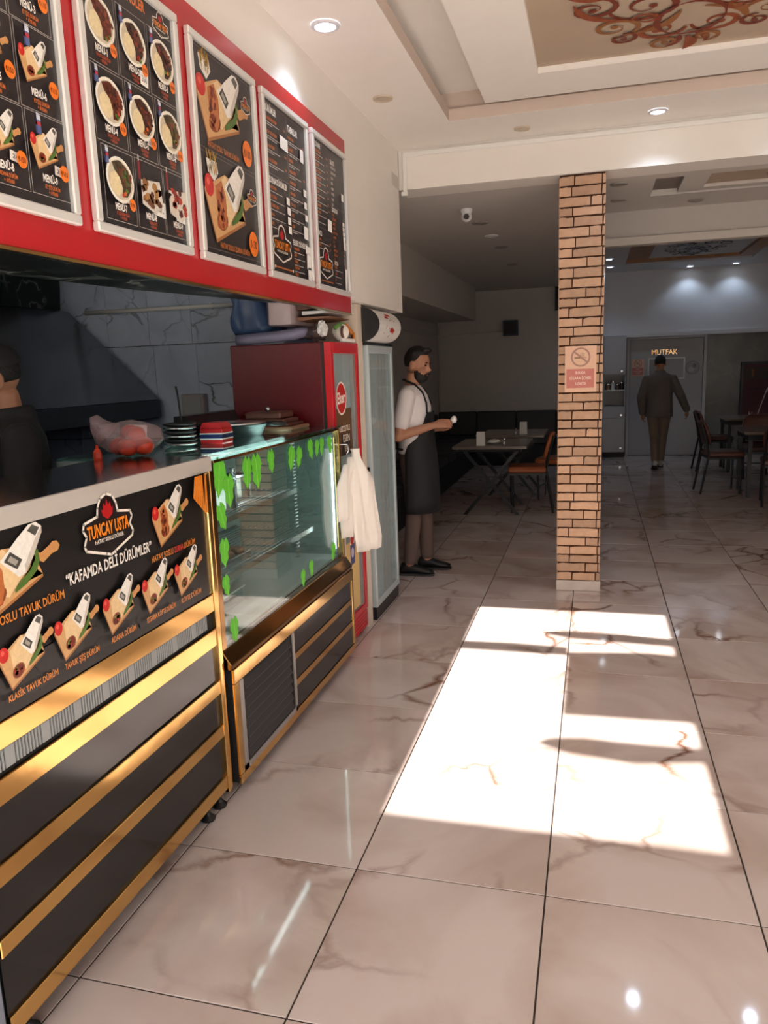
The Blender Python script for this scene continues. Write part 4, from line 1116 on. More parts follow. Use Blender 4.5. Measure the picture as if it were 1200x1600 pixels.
# logo wrapped on the header front
lg = MB(); lg.c = []
def wrap(u, v):     # u along y, v along the arc
    a = v/0.108
    return (-0.03+0.1165*cos(a), 3.27+u*1.0, 1.855+0.1015*sin(a))
def wrapq(u0, v0, u1, v1, w_, col):
    v0, v1, w_ = v0*0.75, v1*0.75, w_*0.8
    d_ = Vector((u1-u0, v1-v0)); n_ = Vector((-d_.y, d_.x)).normalized()*w_
    lg.add([wrap(u0-n_.x, v0-n_.y), wrap(u1-n_.x, v1-n_.y), wrap(u1+n_.x, v1+n_.y), wrap(u0+n_.x, v0+n_.y)], [(0, 1, 2, 3)]); lg.c.append(lin(col))
for a, b, c_, d_, w_ in ((-0.10, -0.01, -0.10, 0.07, .012), (-0.10, 0.07, -0.03, 0.07, .01), (-0.03, 0.07, -0.03, -0.03, .012), (0.0, 0.05, 0.0, -0.04, .012), (0.0, -0.04, 0.06, -0.04, .016), (0.06, -0.04, 0.06, 0.06, .012), (0.10, 0.05, 0.10, -0.05, .012), (-0.06, 0.095, 0.05, 0.10, .012), (-0.10, -0.02, -0.12, -0.08, .006), (0.02, -0.03, 0.09, -0.055, .02)):
    wrapq(a, b, c_, d_, w_, '#b02a22')
wrapq(0.02, -0.085, 0.02, -0.11, 0.006, '#8a3a32')
lg.build('logo', 'print_matte', cf)

# ================================================================== THINGS ON TOP OF THE RED FRIDGE
random.seed(21)
def crumple(c, r, name, m, parent=None, amp=0.25, seed=1, seg=(22, 14), loc=None, label=None, **k):
    rr = random.Random(seed)
    ph = [(rr.uniform(-4, 4), rr.uniform(-4, 4), rr.uniform(-4, 4), rr.uniform(0, 6)) for _ in range(9)]
    def fn(d):
        s_ = 0
        for a, b, c2, p in ph: s_ += abs(sin(a*d.x+b*d.y+c2*d.z+p))-0.6
        return 1+amp*s_/3
    return MB().ell(c, r, seg[0], seg[1], fn).build(name, m, parent, loc=loc, **k)
pb = thing('blue_plastic_bag', 'folded pack of bluish plastic bags on the left of the red fridge top', 'plastic bag', (-0.4, 2.62, 1.7425))
R_ = []
for q in range(9):
    t_ = q/8; zc = 1.80+0.27*t_
    R_.append([(-0.515-0.03*t_+0.105*(1+0.12*sin(7*t_))*max(-1, min(1, 1.25*cos(2*pi*k/28)))+0.008*sin(5*k+9*t_), 2.64+0.17*max(-1, min(1, 1.25*sin(2*pi*k/28)))+0.008*cos(4*k), zc+0.008*sin(3*k)) for k in range(28)])
MB().rings(R_).build('bag', 'blue_bag', pb, smooth=True)
pb2 = thing('clear_bag_pack', 'pale folded pack of clear bags beside the bluish bags on the fridge', 'plastic bag', (-0.3, 2.62, 1.7425))
MB().prism([(-0.39, 1.835), (-0.255, 1.835), (-0.25, 2.02), (-0.39, 2.03)], 'y', 2.43, 2.84).build('bag', 'thin_bag', pb2, bevel=0.015, smooth=True)
MB().prism([(-0.388, 1.845), (-0.26, 1.845), (-0.262, 2.0), (-0.385, 2.01)], 'y', 2.46, 2.82).build('sheets', 'paper_white', pb2)
pr = thing('plastic_roll', 'lilac tinted roll of plastic film overhanging the left top edge of the fridge', 'roll', (-0.4, 2.45, 1.7425))
MB().tube([(-0.575, 2.44, 1.773), (-0.5, 2.44, 1.775), (-0.33, 2.44, 1.782), (-0.24, 2.45, 1.79), (-0.20, 2.47, 1.80), (-0.185, 2.49, 1.815)], [0.028, 0.030, 0.030, 0.030, 0.026, 0.012], 14).build('film', 'purple_roll', pr, smooth=True)
MB().tube([(-0.57, 2.44, 1.773), (-0.25, 2.44, 1.785)], 0.013, 10).build('core', 'paper_white', pr)
pc = thing('crinkled_bag', 'clear crinkled bag with a white knot lying on the red fridge', 'plastic bag', (-0.2, 2.6, 1.7425))
crumple((-0.20, 2.67, 1.796), (0.055, 0.12, 0.036), 'bag', 'thin_bag', pc, 0.35, 4)
crumple((-0.10, 2.50, 1.815), (0.025, 0.03, 0.04), 'knot', 'paper_white', pc, 0.5, 6, (12, 8))
sk = thing('flat_bread_bag', 'stack of brown paper bags wedged under the sign above the fridge', 'paper bag', (-0.18, 2.72, 1.86))
for q, (z0, dx, mm) in enumerate(((1.855, 0.0, 'wood_board'), (1.885, 0.03, 'paper_white'), (1.912, 0.0, 'table_brown'), (1.93, 0.02, 'paper_white'))):
    MB().prism([(-0.24+dx, z0+0.006), (-0.08+dx, z0+0.016), (-0.05+dx, z0+0.024), (-0.24+dx, z0+0.026)], 'y', 2.5, 2.85).build('paper_bag', mm, sk)
sw = thing('striped_sack', 'white sack with orange and green stripe beside the red fridge front', 'sack', (-0.06, 2.68, 1.7425))
MB().tube([(-0.10, 2.76, 1.80), (-0.07, 2.72, 1.80), (-0.04, 2.64, 1.80)], [0.035, 0.048, 0.046], 12).build('sack', 'bag_white', sw, smooth=True)
arc = [(-0.045, 2.56+0.30*t, 1.76+0.085*sin(pi*min(1, 0.25+0.6*t))) for t in [q/10 for q in range(11)]]
MB().tube(arc[:6], 0.012, 8).build('green_stripe', 'green_plastic', sw, smooth=True)
MB().tube(arc[5:]+[(-0.04, 2.865, 1.80), (-0.04, 2.87, 1.755)], 0.013, 8).build('orange_stripe', 'orange_plastic', sw, smooth=True)
MB().tube([(-0.03, 2.66+0.035*cos(a), 1.80+0.032*sin(a)) for a in [q*0.55 for q in range(10)]], 0.008, 7).build('brown_loop', 'table_brown', sw, smooth=True)
B(-0.05, -0.024, 2.63, 2.86, 1.745, 1.768).build('folded_hem', 'paper_white', sw, bevel=0.006)

# hanging white carrier bags at the end of the case
hb = thing('carrier_bags', 'bunch of white carrier bags hanging at the far end of the display case', 'plastic bag', (0.05, 2.42, 0.62))
def hang(cx, cy, prof, name, seed, ang=0.75, n=44, amp=0.18):
    rr = random.Random(seed); R = []
    ph = [rr.uniform(0, 6) for _ in range(4)]
    ca, sa = cos(ang), sin(ang)
    for z, wd, th, dx in prof:
        ring_ = []
        for k in range(n):
            a = 2*pi*k/n
            wob = 1+amp*(sin(3*a+ph[0]+z*9)+0.7*sin(5*a+ph[1]-z*14)+0.5*sin(9*a+ph[2]+z*6))/2
            u = wd*0.86*cos(a)*(1+0.08*sin(7*z+ph[3])); v = th*sin(a)*wob+0.010*sin(u*70+ph[2]+z*5)+0.006*sin(u*130-z*9)
            ring_.append((cx+(u+dx)*ca-v*sa, cy+(u+dx)*sa+v*ca, z))
        R.append(ring_)
    return MB().rings(R).build(name, 'bag_white', hb, smooth=True)
hang(0.098, 2.45, [(1.175, 0.028, 0.02, -0.04), (1.155, 0.02, 0.016, -0.035), (1.12, 0.022, 0.02, -0.03), (1.07, 0.05, 0.03, -0.015), (1.03, 0.085, 0.034, 0.0), (0.98, 0.10, 0.036, 0.005), (0.90, 0.10, 0.034, 0.01), (0.82, 0.105, 0.03, 0.02), (0.74, 0.115, 0.022, 0.035), (0.66, 0.125, 0.014, 0.05), (0.60, 0.122, 0.008, 0.055)], 'bag', 1, 1.05)
hang(0.055, 2.33, [(1.10, 0.02, 0.012, 0.0), (1.04, 0.04, 0.016, -0.02), (0.98, 0.055, 0.018, -0.03), (0.90, 0.06, 0.016, -0.03), (0.83, 0.065, 0.012, -0.03), (0.80, 0.064, 0.006, -0.03)], 'bag', 2, 1.25)
hang(0.062, 2.40, [(1.13, 0.018, 0.012, 0.0), (1.06, 0.05, 0.018, -0.01), (0.98, 0.07, 0.02, -0.02), (0.88, 0.08, 0.018, -0.02), (0.78, 0.085, 0.012, -0.02), (0.70, 0.084, 0.006, -0.02)], 'bag', 3, 1.2)
MB().tube([(0.014, 2.385, 1.20), (0.05, 2.39, 1.20), (0.055, 2.39, 1.165), (0.045, 2.39, 1.15)], 0.003, 6).build('hook', 'steel', hb)

# ================================================================== THINGS ON THE COUNTER
CT = 1.3115
tb = thing('tomato_bag', 'knotted translucent bag of tomatoes on the steel worktop', 'bag', (-0.30, 1.02, 1.302))
TB = (-0.33, 0.90)
tb.location = (TB[0], TB[1], CT)
OFF[tb.name] = Vector((TB[0], TB[1], CT))
def bagfn(seed, amp):
    rr = random.Random(seed)
    ph = [(rr.uniform(-5, 5), rr.uniform(-5, 5), rr.uniform(-5, 5), rr.uniform(0, 6)) for _ in range(8)]
    return lambda d: (1+amp*sum(abs(sin(a*d.x+b*d.y+c2*d.z+p))-0.6 for a, b, c2, p in ph)/3)
MB().ell((TB[0]+0.03, TB[1]+0.03, CT+0.066), (0.115, 0.11, 0.062), 26, 16, bagfn(3, 0.10)).tube([(TB[0]-0.02, TB[1]-0.03, CT+0.08), (TB[0]-0.045, TB[1]-0.05, CT+0.12), (TB[0]-0.055, TB[1]-0.055, CT+0.15)], [0.055, 0.03, 0.014], 12).build('bag', 'thin_bag', tb, smooth=True)
random.seed(8)
for q, (dx, dy, dz) in enumerate(((0.0, 0.0, 0.037), (0.075, 0.04, 0.037), (-0.03, 0.06, 0.037), (0.055, -0.03, 0.037), (0.03, 0.08, 0.037), (0.10, 0.0, 0.037), (0.02, 0.045, 0.08), (0.065, 0.01, 0.076))):
    MB().ell((TB[0]+dx, TB[1]+dy, CT+dz), (0.036, 0.036, 0.032), 14, 9).build('tomato', 'tomato', tb, smooth=True)
pp = thing('till_paper', 'small white paper slip standing behind the tomato bag', 'paper', (-0.37, 0.80, CT))
MB().prism([(-0.345, CT), (-0.28, CT), (-0.265, CT+0.105), (-0.34, CT+0.11)], 'y', 0.985, 0.988).build('slip', 'paper_white', pp)
bc = thing('red_bottle_cap', 'small red cap lying left of the tomato bag', 'bottle cap', (-0.36, 0.70, CT))
MB().lathe([(0.014, CT), (0.016, CT+0.008), (0.014, CT+0.028), (0.007, CT+0.038)], -0.352, 0.80, 14).build('cap', 'tomato', bc)
MB().tube([(-0.352, 0.80, CT+0.038), (-0.352, 0.80, CT+0.052)], 0.005, 8).build('nozzle', 'tomato', bc)
ZT = 1.3025
pt = []
for q in range(6):
    zz = ZT+q*0.0165
    m = MB().lathe([(0.045, zz), (0.066, zz+0.009), (0.068, zz+0.015), (0.063, zz+0.0155), (0.04, zz+0.005)], -0.33, 1.33, 28)
    o = m.build('metal_plate', 'steel' if q % 2 == 0 else 'black_plastic', None, loc=(-0.33, 1.33, zz), smooth=True)
    lbl = ['lowest plate of the stack on the case beside the red carton', 'second plate from the bottom of the stack beside the red carton', 'third plate from the bottom of the stack beside the red carton', 'third plate from the top of the stack beside the red carton', 'second plate from the top of the stack beside the red carton', 'topmost plate of the stack on the case beside the red carton'][q]
    tag(o, lbl, 'plate', 'plates stacked on the display case')
cb = thing('red_carton', 'red carton with a navy and white stripe on the display case', 'carton', (-0.23, 1.44, ZT))
B(-0.30, -0.195, 1.44, 1.54, ZT, ZT+0.064).build('box', 'carton_red', cb, bevel=0.003)
MB().prism([(-0.30, ZT+0.0645), (-0.195, ZT+0.0645), (-0.215, ZT+0.088), (-0.285, ZT+0.088)], 'y', 1.442, 1.538).build('top_flap', 'carton_red', cb)
for z0, z1, mm in ((0.022, 0.040, 'navy'), (0.040, 0.045, 'paper_white'), (0.017, 0.022, 'paper_white')):
    MB().box(-0.3005, -0.1945, 1.4395, 1.5405, ZT+z0, ZT+z1).build('stripe', mm, cb)
fp_ = thing('frying_pan', 'wide black pan resting on the display case glass', 'pan', (-0.33, 1.85, ZT))
MB().lathe([(0.13, ZT), (0.155, ZT+0.05), (0.17, ZT+0.056), (0.16, ZT+0.052), (0.128, ZT+0.008)], -0.34, 1.85, 32).build('pan', 'black_plastic', fp_, smooth=True)
MB().lathe([(0.165, ZT+0.0565), (0.12, ZT+0.066), (0.02, ZT+0.07)], -0.34, 1.85, 32).build('lid', 'steel', fp_, smooth=True)
MB().tube([(-0.175, 1.86, ZT+0.054), (-0.09, 1.90, ZT+0.05)], [0.012, 0.010], 10).build('handle', 'black_plastic', fp_, smooth=True)
sb2 = []
for q, (z0, h_, mm, l_) in enumerate(((0, 0.018, 'wood_board', 'lowest of the stacked wooden serving boards on the case'), (0.0185, 0.015, 'table_brown', 'middle one of the stacked wooden serving boards'), (0.034, 0.02, 'table_brown', 'topmost of the stacked wooden serving boards'))):
    o = B(-0.44+0.02*q, -0.14-0.03*q, 2.09+0.02*q, 2.34, ZT+z0, ZT+z0+h_).build('serving_board', mm, None, bevel=0.004, loc=(-0.29, 2.2, ZT+z0))
    tag(o, l_, 'board', 'wooden boards stacked on the display case')
ld = thing('pot_lid', 'dark tray lid with round steel knob behind the serving boards', 'lid', (-0.34, 2.22, ZT+0.0545))
B(-0.42, -0.22, 2.14, 2.32, ZT+0.0545, ZT+0.09).build('lid', 'table_brown', ld, bevel=0.008)
MB().ell((-0.30, 2.17, ZT+0.105), (0.014, 0.014, 0.014), 12, 8).build('knob', 'steel', ld, smooth=True)
gp = thing('griddle_press', 'black toaster press with upright handle behind the pan', 'toaster', (-0.52, 2.05, ZT))
B(-0.61, -0.515, 1.72, 2.30, ZT, ZT+0.05).build('body', 'black_plastic', gp, bevel=0.006)
MB().prism([(-0.61, ZT+0.0505), (-0.515, ZT+0.0505), (-0.54, ZT+0.10), (-0.605, ZT+0.10)], 'y', 1.76, 2.28).build('lid', 'black_plastic', gp)
MB().tube([(-0.55, 1.735, ZT+0.05), (-0.56, 1.735, ZT+0.20), (-0.575, 1.75, ZT+0.24)], 0.005, 6).build('handle', 'black_plastic', gp)

# ================================================================== KITCHEN
hd = thing('extractor_hood', 'large stainless extractor hood on the kitchen rear wall', 'extractor hood', (-2.0, 1.6, 1.33))
MB().prism([(-1.39, 1.445), (-2.0, 2.03), (-2.58, 2.03), (-2.58, 1.445)], 'y', 0.1, 2.94).build('canopy', 'hood_steel', hd, bevel=0.006)
B(-2.58, -1.385, 0.1, 2.945, 1.335, 1.444).build('rim', 'frame_dark', hd, bevel=0.004)
MB().prism([(-2.45, 2.032), (-2.0, 2.032), (-1.98, 2.2), (-2.02, 2.445), (-2.45, 2.445)], 'y', 2.35, 2.86).build('duct', 'black_marble', hd)
crumple((-2.05, 2.6, 2.41), (0.14, 0.25, 0.035), 'foil', 'dirty_foil', hd, 0.5, 9)
gl_ = thing('charcoal_grill', 'dark grill bench under the extractor hood', 'grill', (-2.0, 1.6, 0))
B(-2.58, -1.46, 0.2, 2.9, 0, 0.92).build('bench', 'charcoal', gl_)
B(-2.58, -2.45, 0.2, 2.9, 0.921, 1.32).build('back_panel', 'charcoal', gl_)
B(-1.46, -1.43, 0.2, 2.9, 0.86, 0.92).build('front_rail', 'steel', gl_)
kp = thing('prep_table', 'low steel worktop behind the service counter', 'table', (-0.8, 1.1, 0))
B(-1.15, -0.68, 1.22, 2.3, 1.05, 1.085).build('top', 'counter_steel', kp, bevel=0.004)
B(-1.1, -0.72, 1.27, 2.25, 0.15, 1.0495).build('cabinet', 'steel', kp)
for x in (-1.08, -0.74):
    for y in (1.31, 2.2):
        B(x-0.02, x+0.02, y-0.02, y+0.02, 0, 0.1495).build('leg', 'steel', kp)
wb = thing('wall_switch_panel', 'grey square box on the tiled kitchen wall right of the hood', 'wall box', (-1.14, 2.98, 1.33))
B(-1.235, -1.075, 2.945, 2.999, 1.325, 1.475).build('box', 'grey_metal', wb, bevel=0.004)
B(-1.215, -1.095, 2.94, 2.9445, 1.345, 1.455).build('cover', 'slot_grey', wb)
kpipe = thing('wall_pipe', 'pale pipe running across the top of the tiled kitchen wall', 'pipe', (-1.35, 2.98, 2.0))
MB().tube([(-1.9, 2.972, 2.015), (-0.62, 2.972, 2.012)], 0.013, 10).build('pipe', 'white_plastic', kpipe, smooth=True)
for x in (-1.75, -1.0):
    B(x-0.012, x+0.012, 2.984, 2.9995, 1.995, 2.035).build('clip', 'white_plastic', kpipe)

# ================================================================== ALCOVE: BENCH, TABLES, CHAIRS
bn = thing('corner_bench', 'black leather corner bench along the dark alcove walls', 'bench', (-0.6, 9.0, 0))
def bench_run(x0, x1, y0, y1, back):
    if back == 'x':
        B(x0+0.06, x1-0.03, y0, y1, 0.0, 0.10).build('plinth', 'black_matte', bn)
        B(x0, x1, y0, y1, 0.101, 0.34).build('seat_base', 'black_matte', bn)
        n = max(1, round((y1-y0)/0.62)); s_ = (y1-y0)/n
        for q in range(n):
            B(x0+0.12, x1+0.01, y0+q*s_+0.004, y0+(q+1)*s_-0.004, 0.341, 0.45).build('seat_cushion', 'leather_black', bn, bevel=0.02)
            MB().prism([(x0, 0.451), (x0+0.15, 0.451), (x0+0.09, 0.84), (x0, 0.84)], 'y', y0+q*s_+0.004, y0+(q+1)*s_-0.004).build('backrest', 'leather_black', bn, bevel=0.015)
    else:
        B(x0, x1, y0+0.03, y1-0.06, 0.0, 0.10).build('plinth', 'black_matte', bn)
        B(x0, x1, y0, y1, 0.101, 0.34).build('seat_base', 'black_matte', bn)
        n = max(1, round((x1-x0)/0.62)); s_ = (x1-x0)/n
        for q in range(n):
            B(x0+q*s_+0.004, x0+(q+1)*s_-0.004, y0-0.01, y1-0.12, 0.341, 0.45).build('seat_cushion', 'leather_black', bn, bevel=0.02)
            MB().prism([(y1, 0.451), (y1-0.15, 0.451), (y1-0.09, 0.84), (y1, 0.84)], 'x', x0+q*s_+0.004, x0+(q+1)*s_-0.004).build('backrest', 'leather_black', bn, bevel=0.015)
bench_run(-1.215, -0.5, 5.2, 10.8, 'x')
bench_run(-1.215, 1.38, 10.81, 11.435, 'y')

def xtable(label, x, y, w_, d_, m='table_wood'):
    t = thing('dining_table', label, 'table', (x, y, 0))
    B(x-w_/2, x+w_/2, y-d_/2, y+d_/2, 0.722, 0.752).build('table_top', m, t, bevel=0.003)
    B(x-w_/2+0.05, x+w_/2-0.05, y-d_/2+0.08, y+d_/2-0.08, 0.69, 0.7215).build('under_frame', 'black_matte', t)
    for s_ in (1, -1):
        for yy in (y-d_/2+0.14, y+d_/2-0.14):
            a = Vector((x-s_*w_*0.36, yy+0.012*s_, 0.69)); b = Vector((x+s_*w_*0.36, yy+0.012*s_, 0.0))
            MB().prism([(a.x-0.022, 0.69), (a.x+0.022, 0.69), (b.x+0.022, 0.0), (b.x-0.022, 0.0)], 'y', yy+0.012*s_-0.011, yy+0.012*s_+0.011).build('leg', 'black_plastic', t)
    MB().tube([(x, y-d_/2+0.14, 0.345), (x, y+d_/2-0.14, 0.345)], 0.014, 8).build('crossbar', 'black_plastic', t)
    return t
xtable('dark wood table with crossed legs nearest the standing man', 0.26, 6.98, 0.78, 0.90)
xtable('dark wood table behind the nearest alcove table', 0.36, 8.25, 0.78, 0.90)

def chair(name, label, cat, x, y, rz, seatm='leather_orange', group=None):
    """faces local +x"""
    t = thing(name, label, cat, (0, 0, 0), group)
    MB().box(-0.20, 0.21, -0.205, 0.205, 0.435, 0.50).build('seat', seatm, t, local=True, bevel=0.02)
    MB().box(-0.19, 0.20, -0.195, 0.195, 0.412, 0.434).build('seat_frame', 'black_plastic', t, local=True)
    for sy in (-1, 1):
        MB().tube([(0.17, sy*0.18, 0.0), (0.175, sy*0.18, 0.43)], 0.014, 8).build('leg', 'black_plastic', t, local=True)
        MB().tube([(-0.27, sy*0.18, 0.0), (-0.19, sy*0.18, 0.45), (-0.215, sy*0.17, 0.62), (-0.27, sy*0.15, 0.83)], 0.014, 8).build('leg', 'black_plastic', t, local=True)
    # curved padded back
    R = []
    for z_, xo, hw in ((0.58, -0.19, 0.13), (0.63, -0.20, 0.19), (0.72, -0.22, 0.205), (0.80, -0.245, 0.19), (0.855, -0.265, 0.12)):
        rg = []
        for k in range(9):
            u = -1+2*k/8; rg.append((xo-0.03*(1-u*u), u*hw, z_))
        for k in range(9):
            u = 1-2*k/8; rg.append((xo+0.032-0.03*(1-u*u), u*hw*0.97, z_))
        R.append(rg)
    MB().rings(R).build('backrest', seatm, t, local=True, smooth=True)
    MB().tube([(0.17, -0.18, 0.16), (0.17, 0.18, 0.16)], 0.009, 6).build('stretcher', 'black_plastic', t, local=True)
    t.location = (x, y, 0); t.rotation_euler = (0, 0, rz); OFF[t.name] = Vector((x, y, 0))
    return t
c0 = chair('dining_chair', 'orange leather chair with black legs drawn up to the nearest alcove table', 'chair', 0.63, 6.98, pi+0.06, group='orange dining chairs')
dup(c0, (0.90, 7.75, 0), pi-0.2, 'orange leather chair half hidden behind the brick pillar', 'orange dining chairs')
# table things
def holder(x, y, z, label):
    t = thing('napkin_holder', label, 'napkin holder', (x, y, z), 'napkin holders on the alcove tables')
    B(x-0.045, x+0.045, y-0.03, y+0.03, z, z+0.012).build('base', 'white_plastic', t)
    B(x-0.042, x+0.042, y-0.026, y+0.026, z+0.0125, z+0.145).build('napkins', 'paper_white', t, bevel=0.002)
    for yy in (-0.029, 0.0265): B(x-0.043, x+0.043, y+yy, y+yy+0.0025, z+0.0125, z+0.11).build('clip_plate', 'white_plastic', t)
holder(0.16, 6.66, 0.7525, 'white napkin holder on the nearest alcove table')
holder(0.49, 8.02, 0.7525, 'white napkin holder on the farther alcove table')
sp = thing('plate_rack', 'low white dish with curved cover beside the near napkin holder', 'dish', (0.27, 6.85, 0.7525))
MB().lathe([(0.055, 0.7525), (0.085, 0.768), (0.08, 0.768), (0.05, 0.757)], 0.28, 6.86, 24).build('dish', 'paper_white', sp)
MB().lathe([(0.07, 0.7685), (0.066, 0.783), (0.045, 0.797), (0.01, 0.803)], 0.28, 6.86, 20).build('cover', 'white_plastic', sp, smooth=True)
def shaker(x, y, l_):
    t = thing('salt_shaker', l_, 'shaker', (x, y, 0.7525), 'shakers on the alcove tables')
    MB().lathe([(0.017, 0.7525), (0.018, 0.79), (0.013, 0.805)], x, y, 12).build('jar', 'clear_glass', t)
    MB().lathe([(0.012, 0.757), (0.013, 0.785)], x, y, 10).build('salt', 'paper_white', t)
    MB().lathe([(0.0145, 0.8055), (0.015, 0.82), (0.006, 0.826)], x, y, 12).build('cap', 'steel', t)
shaker(0.40, 6.72, 'glass salt shaker right of the white dish on the nearest table')
shaker(0.40, 7.98, 'glass salt shaker beside the farther napkin holder')
# wall box and pipe
ab = thing('ventilation_outlet', 'dark square ventilation box high on the back wall of the alcove', 'vent box', (0.0, 11.3, 2.05))
B(-0.12, 0.115, 11.32, 11.439, 2.05, 2.29).build('box', 'frame_dark', ab, bevel=0.004)
B(-0.10, 0.095, 11.312, 11.3195, 2.07, 2.27).build('cover', 'black_matte', ab)
ap = thing('conduit_pipe', 'thin conduit pipe along the alcove walls leading to the vent box', 'pipe', (-1.1, 11.4, 2.1))
MB().tube([(-1.20, 5.2, 2.09), (-1.20, 11.40, 2.09)], 0.014, 8).tube([(-1.20, 11.415, 2.09), (-0.125, 11.415, 2.12)], 0.014, 8).build('pipe', 'alcove_ceiling', ap)
MB().tube([(-1.20, 11.42, 2.26), (-1.20, 11.42, 0.86)], 0.016, 8).build('riser', 'alcove_paint', ap)
tv = thing('wall_television', 'thin black television mounted high behind the brick pillar', 'television', (1.12, 11.35, 2.6))
B(0.70, 1.38, 11.36, 11.40, 2.42, 2.77).build('screen', 'black_gloss', tv, bevel=0.003)
MB().box(0.69, 1.39, 11.355, 11.405, 2.41, 2.4195).box(0.69, 1.39, 11.355, 11.405, 2.7705, 2.778).build('frame', 'black_plastic', tv)
B(1.0, 1.1, 11.4055, 11.439, 2.5, 2.65).build('bracket', 'steel', tv)

# ================================================================== BACK OF THE HALL: KITCHEN DOOR, CABINET
dn = struct('door_1', B(1.885, 3.02, 12.13, 12.175, 0.012, 1.915), 'white_door', bevel=0.004)
dn['label'] = 'white kitchen door with a small window, behind the walking man'
MB().box(1.835, 1.88, 12.10, 12.198, 0, 1.954).box(3.025, 3.07, 12.10, 12.198, 0, 1.954).box(1.88, 3.025, 12.10, 12.198, 1.92, 1.954).build('door_frame', 'hall_paint', dn, bevel=0.003)
MB().box(2.17, 2.745, 12.118, 12.129, 1.262, 1.285).box(2.17, 2.745, 12.118, 12.129, 1.592, 1.615).box(2.17, 2.19, 12.118, 12.129, 1.285, 1.592).box(2.725, 2.745, 12.118, 12.129, 1.285, 1.592).build('window_frame', 'white_plastic', dn)
B(2.1905, 2.7245, 12.122, 12.129, 1.2855, 1.5915).build('window_pane', 'window_grey', dn)
P = Print((2.425, 12.1285, 1.665), (1, 0, 0), (0, 0, 1))
P.text('MUTFAK', 0, 0, 0.085, '#c58a4a', w=0.40, al='c', bold=0.008)
P.build('lettering', 'gold_letter', dn)
P = Print((2.86, 12.1285, 1.44), (1, 0, 0), (0, 0, 1))
P.ell(0, 0, 0.11, 0.11, '#8f9196', 26); P.lay(); P.ell(0, 0, 0.095, 0.095, '#a8a8aa', 26); P.lay(); P.ell(-0.02, -0.03, 0.05, 0.04, '#c0c0bf', 16); P.lay(); P.ell(0.03, 0.03, 0.03, 0.035, '#7f8288', 14)
P.build('round_sticker', 'print_matte', dn)
n2 = thing('small_no_smoking_sign', 'small no smoking notice with red panel on the kitchen door', 'sign', (2.01, 12.12, 1.32))
B(1.915, 2.112, 12.122, 12.1285, 1.322, 1.60).build('board', 'paper_white', n2)
smoke_print(1.915, 12.1215, 1.322, 0.197, 0.278, n2)
cbn = thing('white_cupboard', 'tall white cupboard with open shelf niche left of the kitchen door', 'cupboard', (1.64, 12.0, 0))
cx0, cx1, cyf = 1.46, 1.815, 11.86
MB().box(cx0, cx0+0.018, cyf, 12.19, 0.09, 1.99).box(cx1-0.018, cx1, cyf, 12.19, 0.09, 1.99).box(cx0, cx1, 12.17, 12.19, 0.09, 1.99).box(cx0, cx1, cyf, 12.17, 1.355, 1.375).box(cx0, cx1, cyf, 12.17, 0.825, 0.845).box(cx0, cx1, cyf, 12.17, 1.97, 1.99).box(cx0, cx1, cyf, 12.17, 0.09, 0.11).build('carcass', 'white_door', cbn)
B(cx0+0.018, cx1-0.018, cyf+0.01, 12.17, 1.10, 1.118).build('shelf', 'white_plastic', cbn)
for nm, za, zb in (('door', 1.376, 1.988), ('drawer', 0.66, 0.823), ('door', 0.115, 0.655)):
    o = B(cx0+0.003, cx1-0.003, cyf-0.018, cyf-0.0005, za, zb).build(nm, 'white_door', cbn, bevel=0.002)
    B(cx1-0.08, cx1-0.05, cyf-0.03, cyf-0.0185, za+0.03, za+0.06).build('knob', 'steel', o)
B(cx0, cx1, cyf+0.03, 12.17, 0.0, 0.089).build('plinth', 'black_matte', cbn)
for q, (x, w_, h_, mm) in enumerate(((1.50, 0.07, 0.10, 'wood_board'), (1.585, 0.06, 0.14, 'paper_white'), (1.66, 0.05, 0.09, 'table_brown'), (1.725, 0.06, 0.12, 'black_plastic'))):
    l_ = ('brown jar at the left of the cupboard niche', 'pale tall jar in the cupboard niche', 'low brown jar in the middle of the cupboard niche', 'dark jar at the right of the cupboard niche')[q]
    t = thing('storage_jar', l_, 'jar', (x+w_/2, 11.95, 1.1185), 'jars in the cupboard niche')
    MB().lathe([(w_*0.46, 1.1185), (w_*0.5, 1.125), (w_*0.5, 1.1185+h_*0.8), (w_*0.4, 1.1185+h_*0.86)], x+w_/2, 11.95, 14).build('jar', mm, t)
    MB().lathe([(w_*0.44, 1.119+h_*0.86), (w_*0.44, 1.119+h_)], x+w_/2, 11.95, 14).build('lid', 'steel', t)

# red framed notice at right
rn = thing('red_notice_board', 'dark red notice board with white marks against the far marble wall', 'notice board', (3.95, 12.1, 0.55))
B(3.60, 4.35, 12.14, 12.195, 0.52, 1.50).build('frame', 'black_plastic', rn, bevel=0.004)
P = Print((3.64, 12.1395, 0.56), (1, 0, 0), (0, 0, 1))
P.rect(0, 0, 0.67, 0.90, '#4a1420'); P.lay(); P.rect(0.03, 0.66, 0.6, 0.2, '#3c2a22'); P.lay(); P.rect(0.12, 0.70, 0.03, 0.12, '#8a5030'); P.rect(0.10, 0.50, 0.2, 0.02, '#2a0c12')
P.line([(0.22, 0.06), (0.36, 0.52)], 0.014, '#d8b8bc'); P.line([(0.36, 0.52), (0.42, 0.30)], 0.014, '#d8b8bc'); P.text('hi', 0.10, 0.05, 0.10, '#d8b8bc')
P.build('print', 'print_matte', rn)

